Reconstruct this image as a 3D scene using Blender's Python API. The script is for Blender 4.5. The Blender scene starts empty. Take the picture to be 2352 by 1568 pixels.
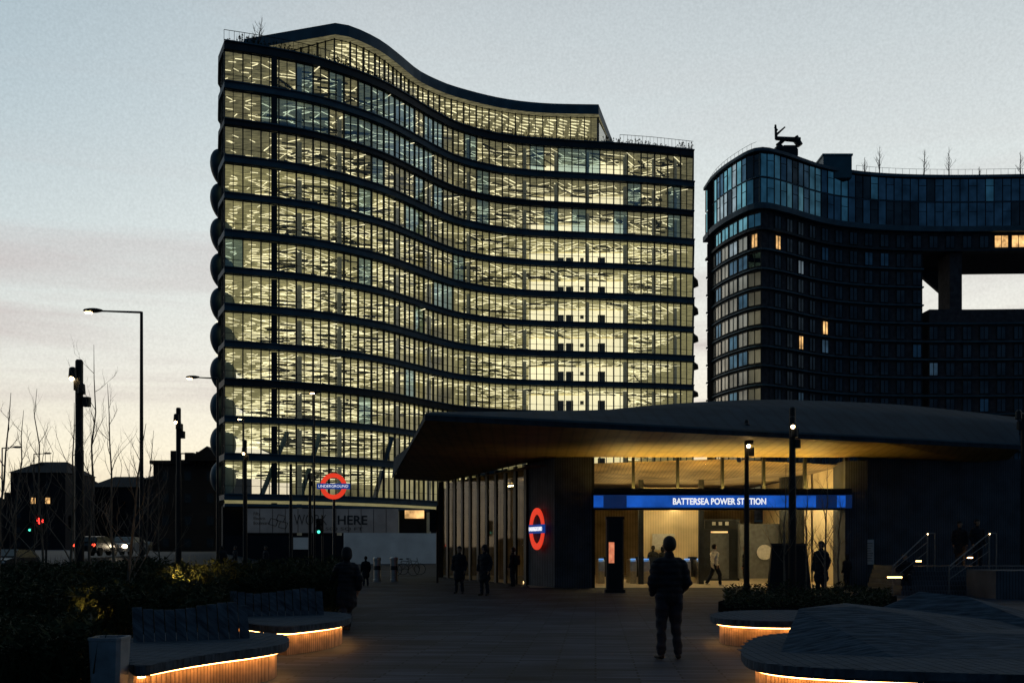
import bpy, math, random
import numpy as np
from mathutils import Vector, Matrix, noise
random.seed(7)
R=random.random
def U(a,b): return a+(b-a)*R()
EYE=1.66
# image column or row plus distance from the viewpoint -> metres
def X(b,d): return (b-1200)/2400*d
def Z(h,d): return EYE+(1255-h)/2400*d
def P2(b,d): return (X(b,d),d)
def sm(t):
    t=max(0,min(1,t)); return t*t*(3-2*t)
def gz(x,y): return 1.0*sm((y-48)/38)*sm((-x-24)/7)
COL=bpy.context.scene.collection
# ---------------- materials
def newmat(n):
    m=bpy.data.materials.new(n); m.use_nodes=True; nt=m.node_tree; nt.nodes.clear()
    o=nt.nodes.new('ShaderNodeOutputMaterial'); return m,nt,o
def mat(n,c,rough=.7,metal=0,var=.25,scale=3,bump=0,e=None,es=0,stretch=(1,1,1),spec=.3,wave=None):
    m,nt,o=newmat(n); N=nt.nodes.new; L=nt.links.new
    p=N('ShaderNodeBsdfPrincipled'); p.inputs['Roughness'].default_value=rough; p.inputs['Metallic'].default_value=metal
    p.inputs['Specular IOR Level'].default_value=spec
    tc=N('ShaderNodeTexCoord'); mp=N('ShaderNodeMapping'); mp.inputs['Scale'].default_value=stretch
    L(tc.outputs['Object'],mp.inputs[0])
    nz=N('ShaderNodeTexNoise'); nz.inputs['Scale'].default_value=scale; nz.inputs['Detail'].default_value=5
    L(mp.outputs[0],nz.inputs['Vector'])
    r=N('ShaderNodeMapRange'); r.inputs[1].default_value=.3; r.inputs[2].default_value=.7
    r.inputs[3].default_value=1-var; r.inputs[4].default_value=1+var
    L(nz.outputs['Fac'],r.inputs[0])
    vm=N('ShaderNodeVectorMath'); vm.operation='SCALE'; vm.inputs[0].default_value=c[:3]
    src=r.outputs[0]
    if wave:
        w=N('ShaderNodeTexWave'); w.wave_type='BANDS'; w.bands_direction=wave[0]; w.inputs['Scale'].default_value=wave[1]
        w.inputs['Distortion'].default_value=0
        L(mp.outputs[0],w.inputs[0])
        r2=N('ShaderNodeMapRange'); r2.inputs[1].default_value=0; r2.inputs[2].default_value=.25; r2.inputs[3].default_value=wave[2] if len(wave)>2 else .35; r2.inputs[4].default_value=1
        L(w.outputs['Fac'],r2.inputs[0])
        mu=N('ShaderNodeMath'); mu.operation='MULTIPLY'; L(r.outputs[0],mu.inputs[0]); L(r2.outputs[0],mu.inputs[1]); src=mu.outputs[0]
    L(src,vm.inputs['Scale']); L(vm.outputs[0],p.inputs['Base Color'])
    if e:
        p.inputs['Emission Strength'].default_value=es
        v2=N('ShaderNodeVectorMath'); v2.operation='SCALE'; v2.inputs[0].default_value=e[:3]; L(src,v2.inputs['Scale']); L(v2.outputs[0],p.inputs['Emission Color'])
    if bump:
        b=N('ShaderNodeBump'); b.inputs['Strength'].default_value=bump; b.inputs['Distance'].default_value=.03; L(src,b.inputs['Height']); L(b.outputs[0],p.inputs['Normal'])
    L(p.outputs[0],o.inputs[0]); return m
def lit(n,c,s,var=.1,scale=2,sample=True,base=.5):
    m=mat(n,(base,base,base),e=c,es=s,var=var,scale=scale)
    if not sample: m.cycles.emission_sampling='NONE'
    return m
def glass(n,tint,refl,gcol=(1,1,1),rough=.03,scale=.5,ior=1.45):
    m,nt,o=newmat(n); N=nt.nodes.new; L=nt.links.new
    t=N('ShaderNodeBsdfTransparent'); t.inputs[0].default_value=(*tint,1)
    g=N('ShaderNodeBsdfGlossy'); g.inputs['Color'].default_value=(*gcol,1); g.inputs['Roughness'].default_value=rough
    lw=N('ShaderNodeFresnel'); lw.inputs[0].default_value=ior
    tc=N('ShaderNodeTexCoord'); nz=N('ShaderNodeTexNoise'); nz.inputs['Scale'].default_value=scale; L(tc.outputs['Object'],nz.inputs[0])
    a=N('ShaderNodeMath'); a.operation='MULTIPLY_ADD'; L(nz.outputs['Fac'],a.inputs[0]); a.inputs[1].default_value=refl; L(lw.outputs[0],a.inputs[2]); a.use_clamp=True
    bp=N('ShaderNodeBump'); bp.inputs['Strength'].default_value=.05; L(nz.outputs['Fac'],bp.inputs['Height']); L(bp.outputs[0],g.inputs['Normal'])
    mx=N('ShaderNodeMixShader'); L(a.outputs[0],mx.inputs[0]); L(t.outputs[0],mx.inputs[1]); L(g.outputs[0],mx.inputs[2]); L(mx.outputs[0],o.inputs[0]); return m
M={}
M['slab']=mat('dark_teal_metal',(.044,.082,.11),.6,.1,.3,.6)
M['slabd']=mat('black_metal_edge',(.016,.025,.032),.6,0,.3,1)
M['frame']=mat('window_frame_metal',(.012,.02,.025),.5,.4)
M['g1']=glass('clear_glass',(.94,.95,.88),.07)
M['g2']=glass('blue_glass',(.52,.70,.78),.45,(.55,.75,.9))
M['g3']=glass('low_reflection_glass',(.85,.80,.68),.03,ior=1.08)
M['ceil']=mat('glowing_office_ceiling',(.4,.37,.25),.8,0,.9,3.2,e=(.40,.355,.165),es=.50,stretch=(.3,2.6,1)); M['ceil'].cycles.emission_sampling='NONE'  # ceiling glows by itself; streaky emission stands in for lit services
M['ceil2']=mat('dim_glowing_office_ceiling',(.3,.28,.2),.8,0,.95,3.2,e=(.38,.34,.18),es=.30,stretch=(.3,2.6,1)); M['ceil2'].cycles.emission_sampling='NONE'  # weaker emission imitates light on upper ceilings and penthouse roof underside
M['tube']=lit('light_tube',(1,.90,.56),1.25,.45,.5,False)
M['core']=mat('glowing_cream_lobby_wall',(.75,.7,.56),.8,0,.10,.15,e=(1,.91,.62),es=.97); M['core'].cycles.emission_sampling='NONE'  # light on the lobby wall is put in as emission
M['back']=mat('glowing_olive_wall',(.3,.28,.2),.8,0,.8,.5,e=(.52,.46,.24),es=.27,stretch=(1,1,.6)); M['back'].cycles.emission_sampling='NONE'  # patchy room light painted in as noisy emission, the wall is no lamp
M['duct']=mat('galvanised_duct',(.06,.06,.045),.5,.2,.4,2)
M['colm']=mat('glowing_painted_column',(.24,.26,.25),.6,0,.2,1,e=(.3,.3,.22),es=.10)  # slight emission imitates room light falling on the columns
M['brick']=mat('dark_brown_brick',(.048,.042,.048),.85,0,.4,1.5,.2)
M['soff']=mat('timber_soffit',(.17,.125,.05),.6,0,.25,1.2,wave=('X',.8,.75),spec=.15)
M['roof']=mat('station_roof_metal',(.022,.041,.058),.85,0,.25,.7,spec=.08,wave=('X',.5,.8))
M['flute']=mat('fluted_dark_concrete',(.062,.07,.085),.8,0,.3,1.5,.3,wave=('X',3.2))
M['black']=mat('black_metal',(.01,.012,.014),.5,.3)
M['dark']=mat('dark_grey_metal',(.03,.035,.04),.4,.5)
M['galv']=mat('galvanised_sheet',(.15,.18,.21),.6,.2,.3,5)
M['rail']=mat('dull_rail_metal',(.12,.13,.14),.6,.3,.2,5)
M['steel']=mat('brushed_steel',(.35,.34,.32),.3,.8,.15,8)
M['wood']=mat('weathered_timber',(.045,.062,.082),.85,0,.5,4,.3,stretch=(1,6,1),spec=.08)
M['wood2']=mat('warm_timber_plinth',(.34,.21,.12),.7,0,.4,5,.3,wave=('X',14))
M['led']=lit('warm_led_strip',(1,.47,.14),20)
M['bulb']=lit('warm_lamp',(1,.66,.30),28)
M['white']=mat('white_letter',(.8,.8,.8),.6,e=(.95,.97,1),es=.95,var=.02)
M['red']=lit('roundel_red',(.88,.05,.018),.85,.08,1,base=.05)
M['blue']=lit('sign_blue',(.008,.085,.45),.9,.35,1.2,base=.02)
M['blueb']=lit('roundel_bar_blue',(.008,.05,.30),.7,.05,base=.02)
M['blued']=lit('sign_blue_dim',(.004,.02,.09),.6,base=.02)
M['cream']=mat('cream_ribbed_panel',(.66,.54,.34),.7,0,.3,.5,wave=('X',2.5,.8))
M['sidew']=mat('brown_hall_wall',(.22,.17,.10),.8,0,.5,.8,wave=('X',2.0,.6))
M['tile']=mat('station_floor_tile',(.38,.32,.23),.4,0,.2,2)
M['hoard']=mat('glowing_pale_hoarding',(.20,.21,.22),.8,0,.25,.5,e=(.35,.34,.32),es=.04)  # trace of emission makes the boards look lit; they are no lamp
M['hoard2']=mat('glowing_grey_hoarding',(.24,.28,.31),.8,0,.15,.6,e=(.2,.24,.26),es=.10)  # material glows slightly so the boards look lit at dusk
M['ink']=mat('black_letter',(.045,.045,.045),.7)
M['leaf']=mat('dark_leaf',(.022,.030,.014),.7,0,.5,3,spec=.08)
M['bark']=mat('dark_bark',(.035,.028,.025),.9,0,.3,6)
M['birch']=mat('birch_bark',(.12,.09,.065),.8,0,.4,6)
M['soil']=mat('soil',(.006,.006,.006),1,spec=0)
M['orange']=lit('lit_window',(1,.55,.18),.9,.8,.9)
M['pane1']=glass('teal_glass',(.03,.05,.05),1.5,(.30,.62,.70))
M['pane2']=glass('dark_blue_glass',(.02,.03,.05),.8,(.20,.36,.50))
M['pane3']=glass('pale_glass',(.1,.1,.1),1.4,(.66,.72,.74),.15)
M['pane4']=glass('dim_window_glass',(.02,.025,.03),.45,(.17,.22,.27),.08)
M['plant']=mat('teal_cladding',(.03,.09,.12),.5,0,.2,.6)
M['panel']=glass('beige_blind_behind_glass',(.02,.02,.02),1.5,(.66,.62,.54),.45,.2)
M['skin']=mat('skin',(.25,.14,.09),.6)
M['hair']=mat('dark_hair',(.012,.009,.008),.7,0,.4,30)
M['jblack']=mat('black_coat_fabric',(.008,.010,.015),.85,0,.3,12,.3)
M['jnavy']=mat('navy_trouser_fabric',(.010,.015,.025),.85,0,.3,12,.2)
M['jgrey']=mat('pale_hoodie_fabric',(.72,.67,.56),.85,0,.2,12,.2)
M['shoe']=mat('dark_shoe',(.008,.008,.009),.6)
M['wshoe']=mat('white_shoe',(.6,.58,.52),.6)
M['paint']=mat('dark_car_paint',(.02,.022,.026),.25,.3,.1,2)
M['paintw']=mat('pale_car_paint',(.25,.25,.25),.25,.2,.1,2)
M['cglass']=mat('car_glass',(.01,.012,.014),.1,0,.1)
M['tyre']=mat('tyre_rubber',(.01,.01,.01),.9)
M['head']=lit('headlight',(1,.82,.55),40)
M['tail']=lit('tail_light',(1,.06,.02),4)
M['tred']=lit('traffic_red',(1,.03,.02),6)
M['tgreen']=lit('traffic_green',(.1,1,.7),1.6)
M['gateblue']=lit('screen_blue',(.1,.4,1),.8)
M['strip']=lit('hall_light',(1,.78,.38),25)
M['glowamb']=lit('amber_downlight',(1,.62,.12),215)
M['asph']=mat('asphalt',(.03,.032,.035),.8,0,.3,2,.2)
M['mark']=mat('road_paint',(.5,.5,.48),.7,0,.3,3)
M['pave2']=mat('kerb_stone',(.08,.08,.085),.8,0,.3,2)
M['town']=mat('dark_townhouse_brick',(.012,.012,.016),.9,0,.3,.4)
M['poster']=mat('white_poster',(.5,.5,.48),.7,0,.15,9)
M['totem']=lit('totem_panel',(1,.3,.12),.6,.5,4)
def pavemat():
    m,nt,o=newmat('plaza_plank_paving'); N=nt.nodes.new; L=nt.links.new
    p=N('ShaderNodeBsdfPrincipled'); p.inputs['Roughness'].default_value=.7; p.inputs['Specular IOR Level'].default_value=.12
    tc=N('ShaderNodeTexCoord'); mp=N('ShaderNodeMapping'); mp.inputs['Rotation'].default_value=(0,0,math.radians(4)); L(tc.outputs['Object'],mp.inputs[0])
    b=N('ShaderNodeTexBrick'); b.inputs['Scale'].default_value=1; b.inputs['Brick Width'].default_value=1.1; b.inputs['Row Height'].default_value=.16
    b.inputs['Mortar Size'].default_value=.014; b.inputs['Color1'].default_value=(.042,.055,.082,1); b.inputs['Color2'].default_value=(.011,.015,.024,1); b.inputs['Mortar'].default_value=(.002,.003,.004,1)
    L(mp.outputs[0],b.inputs[0])
    n=N('ShaderNodeTexNoise'); n.inputs['Scale'].default_value=.6; n.inputs['Detail'].default_value=6; L(mp.outputs[0],n.inputs[0])
    mr=N('ShaderNodeMapRange'); mr.inputs[1].default_value=.3; mr.inputs[2].default_value=.7; mr.inputs[3].default_value=.45; mr.inputs[4].default_value=1.5; L(n.outputs['Fac'],mr.inputs[0])
    v=N('ShaderNodeVectorMath'); v.operation='SCALE'; L(b.outputs['Color'],v.inputs[0]); L(mr.outputs[0],v.inputs['Scale']); L(v.outputs[0],p.inputs['Base Color'])
    bp=N('ShaderNodeBump'); bp.inputs['Strength'].default_value=.7; bp.inputs['Distance'].default_value=.014; L(b.outputs['Color'],bp.inputs['Height']); L(bp.outputs[0],p.inputs['Normal'])
    L(p.outputs[0],o.inputs[0]); return m
M['pave']=pavemat()
# ---------------- mesh builder
class MB:
    def __init__(s): s.v=[];s.f=[];s.m=[]
    def poly(s,pts,m=0):
        b=len(s.v); s.v+= [tuple(p) for p in pts]; s.f.append(tuple(range(b,b+len(pts)))); s.m.append(m)
    def add(s,vs,fs,m=0):
        b=len(s.v); s.v+=[tuple(p) for p in vs]; s.f+=[tuple(i+b for i in f) for f in fs]; s.m+=[m]*len(fs)
    def box(s,c,sz,rz=0,m=0):
        hx,hy,hz=sz[0]/2,sz[1]/2,sz[2]/2; ca,sa=math.cos(rz),math.sin(rz); vs=[]
        for z in(-hz,hz):
            for x,y in((-hx,-hy),(hx,-hy),(hx,hy),(-hx,hy)): vs.append((c[0]+x*ca-y*sa,c[1]+x*sa+y*ca,c[2]+z))
        s.add(vs,[(3,2,1,0),(4,5,6,7),(0,1,5,4),(1,2,6,5),(2,3,7,6),(3,0,4,7)],m)
    def prism(s,pl,z0,z1,m=0,mt=None,mb=None,scale_top=None):
        n=len(pl); a=sum(pl[i][0]*pl[(i+1)%n][1]-pl[(i+1)%n][0]*pl[i][1] for i in range(n))
        if a<0: pl=pl[::-1]
        top=scale_top if scale_top else pl
        if scale_top and a<0: top=scale_top[::-1]
        s.poly([(p[0],p[1],z1) for p in top],m if mt is None else mt)
        s.poly([(p[0],p[1],z0) for p in pl[::-1]],m if mb is None else mb)
        for i in range(n):
            j=(i+1)%n; s.poly([(pl[i][0],pl[i][1],z0),(pl[j][0],pl[j][1],z0),(top[j][0],top[j][1],z1),(top[i][0],top[i][1],z1)],m)
    def tube(s,p0,p1,r0,r1,n=8,m=0,cap=True):
        p0=Vector(p0);p1=Vector(p1);d=(p1-p0)
        if d.length<1e-6:return
        d.normalize(); a=d.orthogonal().normalized(); b=d.cross(a); vs=[]
        for p,r in((p0,r0),(p1,r1)):
            for i in range(n):
                t=2*math.pi*i/n; vs.append(p+a*math.cos(t)*r+b*math.sin(t)*r)
        fs=[(i,(i+1)%n,n+(i+1)%n,n+i) for i in range(n)]
        if cap: fs+=[tuple(range(n-1,-1,-1)),tuple(range(n,2*n))]
        s.add(vs,fs,m)
    def lathe(s,c,pr,n=14,m=0,sx=1,sy=1):
        vs=[];fs=[]
        for r,z in pr:
            for i in range(n):
                t=2*math.pi*i/n; vs.append((c[0]+r*sx*math.cos(t),c[1]+r*sy*math.sin(t),c[2]+z))
        for k in range(len(pr)-1):
            for i in range(n):
                j=(i+1)%n; fs.append((k*n+i,k*n+j,(k+1)*n+j,(k+1)*n+i))
        fs.append(tuple(range(n-1,-1,-1))); q=(len(pr)-1)*n; fs.append(tuple(range(q,q+n))); s.add(vs,fs,m)
    def ball(s,c,r,n=10,m=0,sc=(1,1,1),k=6):
        s.lathe(c,[(max(.001,r*math.sin(math.pi*i/k)),-r*sc[2]*math.cos(math.pi*i/k)) for i in range(k+1)],n,m,sc[0],sc[1])
    def merge(s,o):
        b=len(s.v); s.v+=o.v; s.f+=[tuple(i+b for i in f) for f in o.f]; s.m+=o.m
    def obj(s,name,mats,parent=None,origin=(0,0,0),smooth=False,**kw):
        off=parent['w'] if parent else origin
        me=bpy.data.meshes.new(name); me.from_pydata([(v[0]-off[0],v[1]-off[1],v[2]-off[2]) for v in s.v],[],s.f)
        for m in mats: me.materials.append(M[m])
        me.polygons.foreach_set('material_index',s.m)
        if smooth: me.polygons.foreach_set('use_smooth',[True]*len(s.f))
        me.update(); o=bpy.data.objects.new(name,me); COL.objects.link(o)
        if parent: o.parent=parent['o']
        else: o.location=origin
        for k,v in kw.items(): o[k]=v
        return o
def thing(name,label,cat,loc,group=None):
    o=bpy.data.objects.new(name,None); COL.objects.link(o); o.location=loc; o.empty_display_size=.3
    o['label']=label;o['category']=cat
    if group:o['group']=group
    return {'o':o,'w':tuple(loc)}
def sub(o,par): return {'o':o,'w':par['w']}
def many(lst,name,mats,par,cap=100):
    for b in lst[:cap]: b.obj(name,mats,par)
    if len(lst)>cap:
        a=MB()
        for b in lst[cap:]: a.merge(b)
        a.obj(name,mats,par,kind='stuff')
def text(s,w,h,org,u,matn,par,name='lettering',bold=.02):
    c=bpy.data.curves.new(name,'FONT'); c.body=s; c.offset=bold; c.extrude=.03; c.resolution_u=3
    o=bpy.data.objects.new(name,c); COL.objects.link(o); bpy.context.view_layer.update()
    dg=bpy.context.evaluated_depsgraph_get(); me=bpy.data.meshes.new_from_object(o.evaluated_get(dg)); bpy.data.objects.remove(o)
    v=np.array([x.co[:] for x in me.vertices]); mn=v.min(0);mx=v.max(0)
    sx=w/(mx[0]-mn[0]); sy=h/(mx[1]-mn[1]); u=Vector(u).normalized(); n=Vector((u.y,-u.x,0)); off=par['w']
    for i,x in enumerate(me.vertices):
        q=Vector(org)+u*((v[i][0]-mn[0])*sx)+Vector((0,0,1))*((v[i][1]-mn[1])*sy)+n*(v[i][2]*.3)
        x.co=q-Vector(off)
    me.materials.clear(); me.materials.append(M[matn]); ob=bpy.data.objects.new(name,me); COL.objects.link(ob); ob.parent=par['o']; return ob
def catmull(pts,n=12):
    out=[]; p=[pts[0]]+list(pts)+[pts[-1]]; D_=len(pts[0])
    for i in range(1,len(p)-2):
        for k in range(n):
            t=k/n; out.append(tuple(.5*((2*p[i][a])+(-p[i-1][a]+p[i+1][a])*t+(2*p[i-1][a]-5*p[i][a]+4*p[i+1][a]-p[i+2][a])*t*t+(-p[i-1][a]+3*p[i][a]-3*p[i+1][a]+p[i+2][a])*t**3) for a in range(D_)))
    out.append(tuple(pts[-1])); return out
def resample(c,step):
    L=[0]
    for i in range(1,len(c)): L.append(L[-1]+math.dist(c[i],c[i-1]))
    n=max(1,round(L[-1]/step)); out=[]
    k=0
    for j in range(n+1):
        s=L[-1]*j/n
        while k<len(L)-2 and L[k+1]<s: k+=1
        t=(s-L[k])/max(1e-9,L[k+1]-L[k]); out.append((c[k][0]+(c[k+1][0]-c[k][0])*t,c[k][1]+(c[k+1][1]-c[k][1])*t))
    return out
def offset(c,d):
    out=[]
    for i in range(len(c)):
        a=c[max(0,i-1)];b=c[min(len(c)-1,i+1)]; l=math.dist(a,b); tx,ty=(b[0]-a[0])/l,(b[1]-a[1])/l
        out.append((c[i][0]-ty*d,c[i][1]+tx*d))
    return out
# ---------------- camera / world / sun
cam=bpy.data.cameras.new('camera'); co=bpy.data.objects.new('camera',cam); COL.objects.link(co)
cam.lens=36*2400/2352; cam.sensor_width=36; co.location=(0,0,EYE); co.rotation_euler=(math.pi/2,0,0); cam.shift_x=-24/2352; cam.shift_y=471/2352; cam.clip_end=4000
sc=bpy.context.scene; sc.camera=co; sc.view_settings.view_transform='Standard'
try: sc.view_settings.look='None'
except: pass
w=bpy.data.worlds.new('World'); sc.world=w; w.use_nodes=True; nt=w.node_tree; nt.nodes.clear(); N=nt.nodes.new; L=nt.links.new
out=N('ShaderNodeOutputWorld'); bg=N('ShaderNodeBackground'); tc=N('ShaderNodeTexCoord'); sp=N('ShaderNodeSeparateXYZ'); L(tc.outputs['Generated'],sp.inputs[0])
def ramp(src,els):
    r=N('ShaderNodeValToRGB'); r.color_ramp.interpolation='LINEAR'
    es=sorted(els,key=lambda q:q[0])
    for i,(p,c) in enumerate(es):
        if i>=2: r.color_ramp.elements.new(p)
        else: r.color_ramp.elements[i].position=p
    for e,(p,c) in zip(r.color_ramp.elements,es): e.position=p;e.color=(*c,1)
    L(src,r.inputs[0]); return r.outputs[0]
def math_(op,a,b=None,c=None,clamp=False):
    m=N('ShaderNodeMath'); m.operation=op; m.use_clamp=clamp
    for i,x in enumerate((a,b,c)):
        if x is None: continue
        if isinstance(x,(int,float)): m.inputs[i].default_value=x
        else: L(x,m.inputs[i])
    return m.outputs[0]
def mixc(f,a,b,bt='MIX'):
    m=N('ShaderNodeMix'); m.data_type='RGBA'; m.blend_type=bt
    if isinstance(f,(int,float)): m.inputs[0].default_value=f
    else: L(f,m.inputs[0])
    for k,x in ((6,a),(7,b)):
        if isinstance(x,tuple): m.inputs[k].default_value=(*x,1)
        else: L(x,m.inputs[k])
    return m.outputs[2]
base=ramp(sp.outputs[2],[(0,(1.0,.78,.46)),(.04,(1.0,.87,.60)),(.09,(1.0,.91,.71)),(.16,(.90,.86,.76)),(.27,(.78,.82,.79)),(.37,(.64,.70,.71)),(.47,(.52,.58,.61)),(.62,(.07,.12,.17)),(1,(.022,.05,.085))])
t=math_('MULTIPLY',math_('MULTIPLY',math_('SUBTRACT',math_('MULTIPLY',sp.outputs[0],-1),.12),sp.outputs[2]),4.0,clamp=True)
t=math_('MINIMUM',t,.6)
c1=mixc(t,base,(.28,.42,.51))
mp=N('ShaderNodeMapping'); mp.inputs['Scale'].default_value=(1.2,1.2,14); mp.inputs['Rotation'].default_value=(0,.06,0); L(tc.outputs['Generated'],mp.inputs[0])
nz=N('ShaderNodeTexNoise'); nz.inputs['Scale'].default_value=1.5; nz.inputs['Detail'].default_value=6; nz.inputs['Distortion'].default_value=.5; L(mp.outputs[0],nz.inputs[0])
cl=N('ShaderNodeMapRange'); cl.inputs[1].default_value=.50; cl.inputs[2].default_value=.68; L(nz.outputs[0],cl.inputs[0])
band=ramp(sp.outputs[2],[(0,(0,0,0)),(.08,(.5,.5,.5)),(.15,(.95,.95,.95)),(.25,(.7,.7,.7)),(.33,(.10,.10,.10)),(1,(0,0,0))])
c2=mixc(math_('MULTIPLY',math_('MULTIPLY',cl.outputs[0],.85),band),c1,(.55,.47,.46))
az=N('ShaderNodeMapRange'); az.interpolation_type='SMOOTHSTEP'; az.inputs[1].default_value=-.30; az.inputs[2].default_value=.78; az.inputs[3].default_value=0; az.inputs[4].default_value=1; L(sp.outputs[1],az.inputs[0])
c3=mixc(az.outputs[0],(.028,.066,.112),c2)
gn=N('ShaderNodeTexNoise'); gn.inputs['Scale'].default_value=450; gn.inputs['Detail'].default_value=2; L(tc.outputs['Generated'],gn.inputs[0])
gr=math_('MULTIPLY_ADD',gn.outputs[0],.26,.87)
v=N('ShaderNodeVectorMath'); v.operation='SCALE'; L(c3,v.inputs[0]); L(gr,v.inputs['Scale'])
L(v.outputs[0],bg.inputs[0]); bg.inputs[1].default_value=1.0
sky=N('ShaderNodeTexSky'); sky.sky_type='NISHITA'; sky.sun_disc=False; sky.sun_elevation=math.radians(-2); sky.sun_rotation=math.radians(-35)
bg2=N('ShaderNodeBackground'); bg2.inputs[1].default_value=.05; L(sky.outputs[0],bg2.inputs[0])
ad=N('ShaderNodeAddShader'); L(bg.outputs[0],ad.inputs[0]); L(bg2.outputs[0],ad.inputs[1]); L(ad.outputs[0],out.inputs[0])
sl=bpy.data.lights.new('sun','SUN'); sl.energy=.03; sl.angle=math.radians(20); sl.color=(1,.8,.65); so=bpy.data.objects.new('sun',sl); COL.objects.link(so)
so.rotation_euler=Vector((.55,-.83,-.10)).to_track_quat('-Z','Y').to_euler()
# ---------------- ground, road
def sheet(name,dz,m,xs,ys):
    b=MB(); vs=[(x,y,gz(x,y)+dz) for y in ys for x in xs]; k=len(xs)
    b.add(vs,[(j*k+i,j*k+i+1,(j+1)*k+i+1,(j+1)*k+i) for j in range(len(ys)-1) for i in range(k-1)])
    return b.obj(name,[m],kind='structure')
gx=[-2000,-600,-200,-100,-60]+[-40+i for i in range(0,25)]+[-10,0,20,60,200,700,2000]
gy=[-40,-10,0,20,40,46]+[48+2*i for i in range(21)]+[95,110,150,250,500,1000,3000]
sheet('ground',0,'pave',gx,gy)
rx=[-75,-60,-45,-40,-36,-33]+[-32+i for i in range(7)]
ry=[50,54,58,62,66,70,74,78,82,86,92,110,160,260,420]
sheet('road',.006,'asph',rx,ry)
for k in range(9):
    y=62+k*14; b=MB(); x=-44
    b.poly([(p[0],p[1],gz(*p)+.012) for p in [(x,y),(x+.15,y),(x+.15,y+5),(x,y+5)]])
    b.obj('road_marking',['mark'],kind='structure')
b=MB(); x=-25.6; ky=list(range(50,111,4)); vs=[]
for y in ky: g=gz(x,y); vs+=[(x,y,g-.2),(x,y,g+.12),(x+.3,y,g+.12),(x+.3,y,g-.2)]
b.add(vs,[(4*i+j,4*i+j+1,4*i+j+5,4*i+j+4) for i in range(len(ky)-1) for j in range(3)])
b.obj('kerb',['pave2'],kind='structure')
# ---------------- office building
ob=thing('office_building','tall curved glass office building with lit floors above a hoarding','office building',(-4,135,0))
K=53.44*2400
tr=[(515,93),(580,103),(650,115),(720,130),(800,155),(880,187),(940,220),(1000,256),(1060,285),(1150,308),(1250,319),(1400,328),(1500,335),(1595,345)]
C=[P2(b,K/(1255-y)) for b,y in tr]
C=resample(catmull(C),1.05)
LV=[7.2,11.5,15.45,19.4,23.4,27.3,31.2,35.1,39.1,43.0,46.9,50.8,55.1]
TH=[.66 if i%2 else .56 for i in range(12)]+[.8]
rear=[(27.5,168),(-36,150),(-34.7,119),(-33.2,114)]
for i,z in enumerate(LV):
    e=0 if i%2==0 else .15
    cc=offset(C,-e+.1); pl=cc+rear; b=MB(); b.prism(pl,z-TH[i],z); b.obj('floor_slab',['slabd' if i in(12,10,3) else 'slab'],ob)
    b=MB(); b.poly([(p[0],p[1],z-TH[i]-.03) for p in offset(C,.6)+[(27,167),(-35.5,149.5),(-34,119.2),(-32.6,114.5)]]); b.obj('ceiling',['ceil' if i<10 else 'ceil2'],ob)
    c2_=offset(C,-e-.10); lip=MB(); n_=len(c2_)
    lip.add([(a[0],a[1],z-.02) for a in c2_]+[(a[0],a[1],z+.10) for a in c2_]+[(a[0],a[1]+.5,z-.021) for a in c2_],[(k,k+1,n_+k+1,n_+k) for k in range(n_-1)]+[(k+1,k,2*n_+k,2*n_+k+1) for k in range(n_-1)])
    lip.obj('slab_edge_trim',['slab'],ob)
    if i>0 and i<11:
        b=MB(); b.ball((-34.35,120,z-1.95),2.3,28,0,(.50,1.5,.86),16); b.obj('balcony_bay',['slab'],ob,smooth=True)
    if 0<i<9:
        b=MB(); b.prism([(22.5,141.5),(24.6,146.5),(25.1,149),(23.5,153)],z-.35,z-.1); b.obj('slab_fin',['slabd'],ob)
G=offset(C,.45); B2=resample(G,1.9)
left=resample([(-34.3,119),(-32.8,114.3),B2[0]],2.6)
wins=[];tubes=[];ducts=[]
def window(A,B,z0,z1,gm,mid=True):
    b=MB(); l=math.dist(A,B); rz=math.atan2(B[1]-A[1],B[0]-A[0]); b.poly([(A[0],A[1],z0),(B[0],B[1],z0),(B[0],B[1],z1),(A[0],A[1],z1)],gm)
    ux,uy=(B[0]-A[0])/l,(B[1]-A[1])/l
    def bar(s,w_,dep): b.box((A[0]+ux*s,A[1]+uy*s,(z0+z1)/2),(w_,dep,z1-z0-.01),rz,0)
    bar(.06,.12,.28)
    if mid: bar(l*.5,.065,.2)
    b.box(((A[0]+B[0])/2,(A[1]+B[1])/2,z0+.95),(l-.02,.05,.045),rz,0)
    b.box(((A[0]+B[0])/2,(A[1]+B[1])/2,z1-.1),(l-.02,.1,.08),rz,0)
    return b
def incore(x,y): return (.4<x<14.8 and y>143.8) or (-19.3<x<-8.5 and y>134.8)
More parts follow.
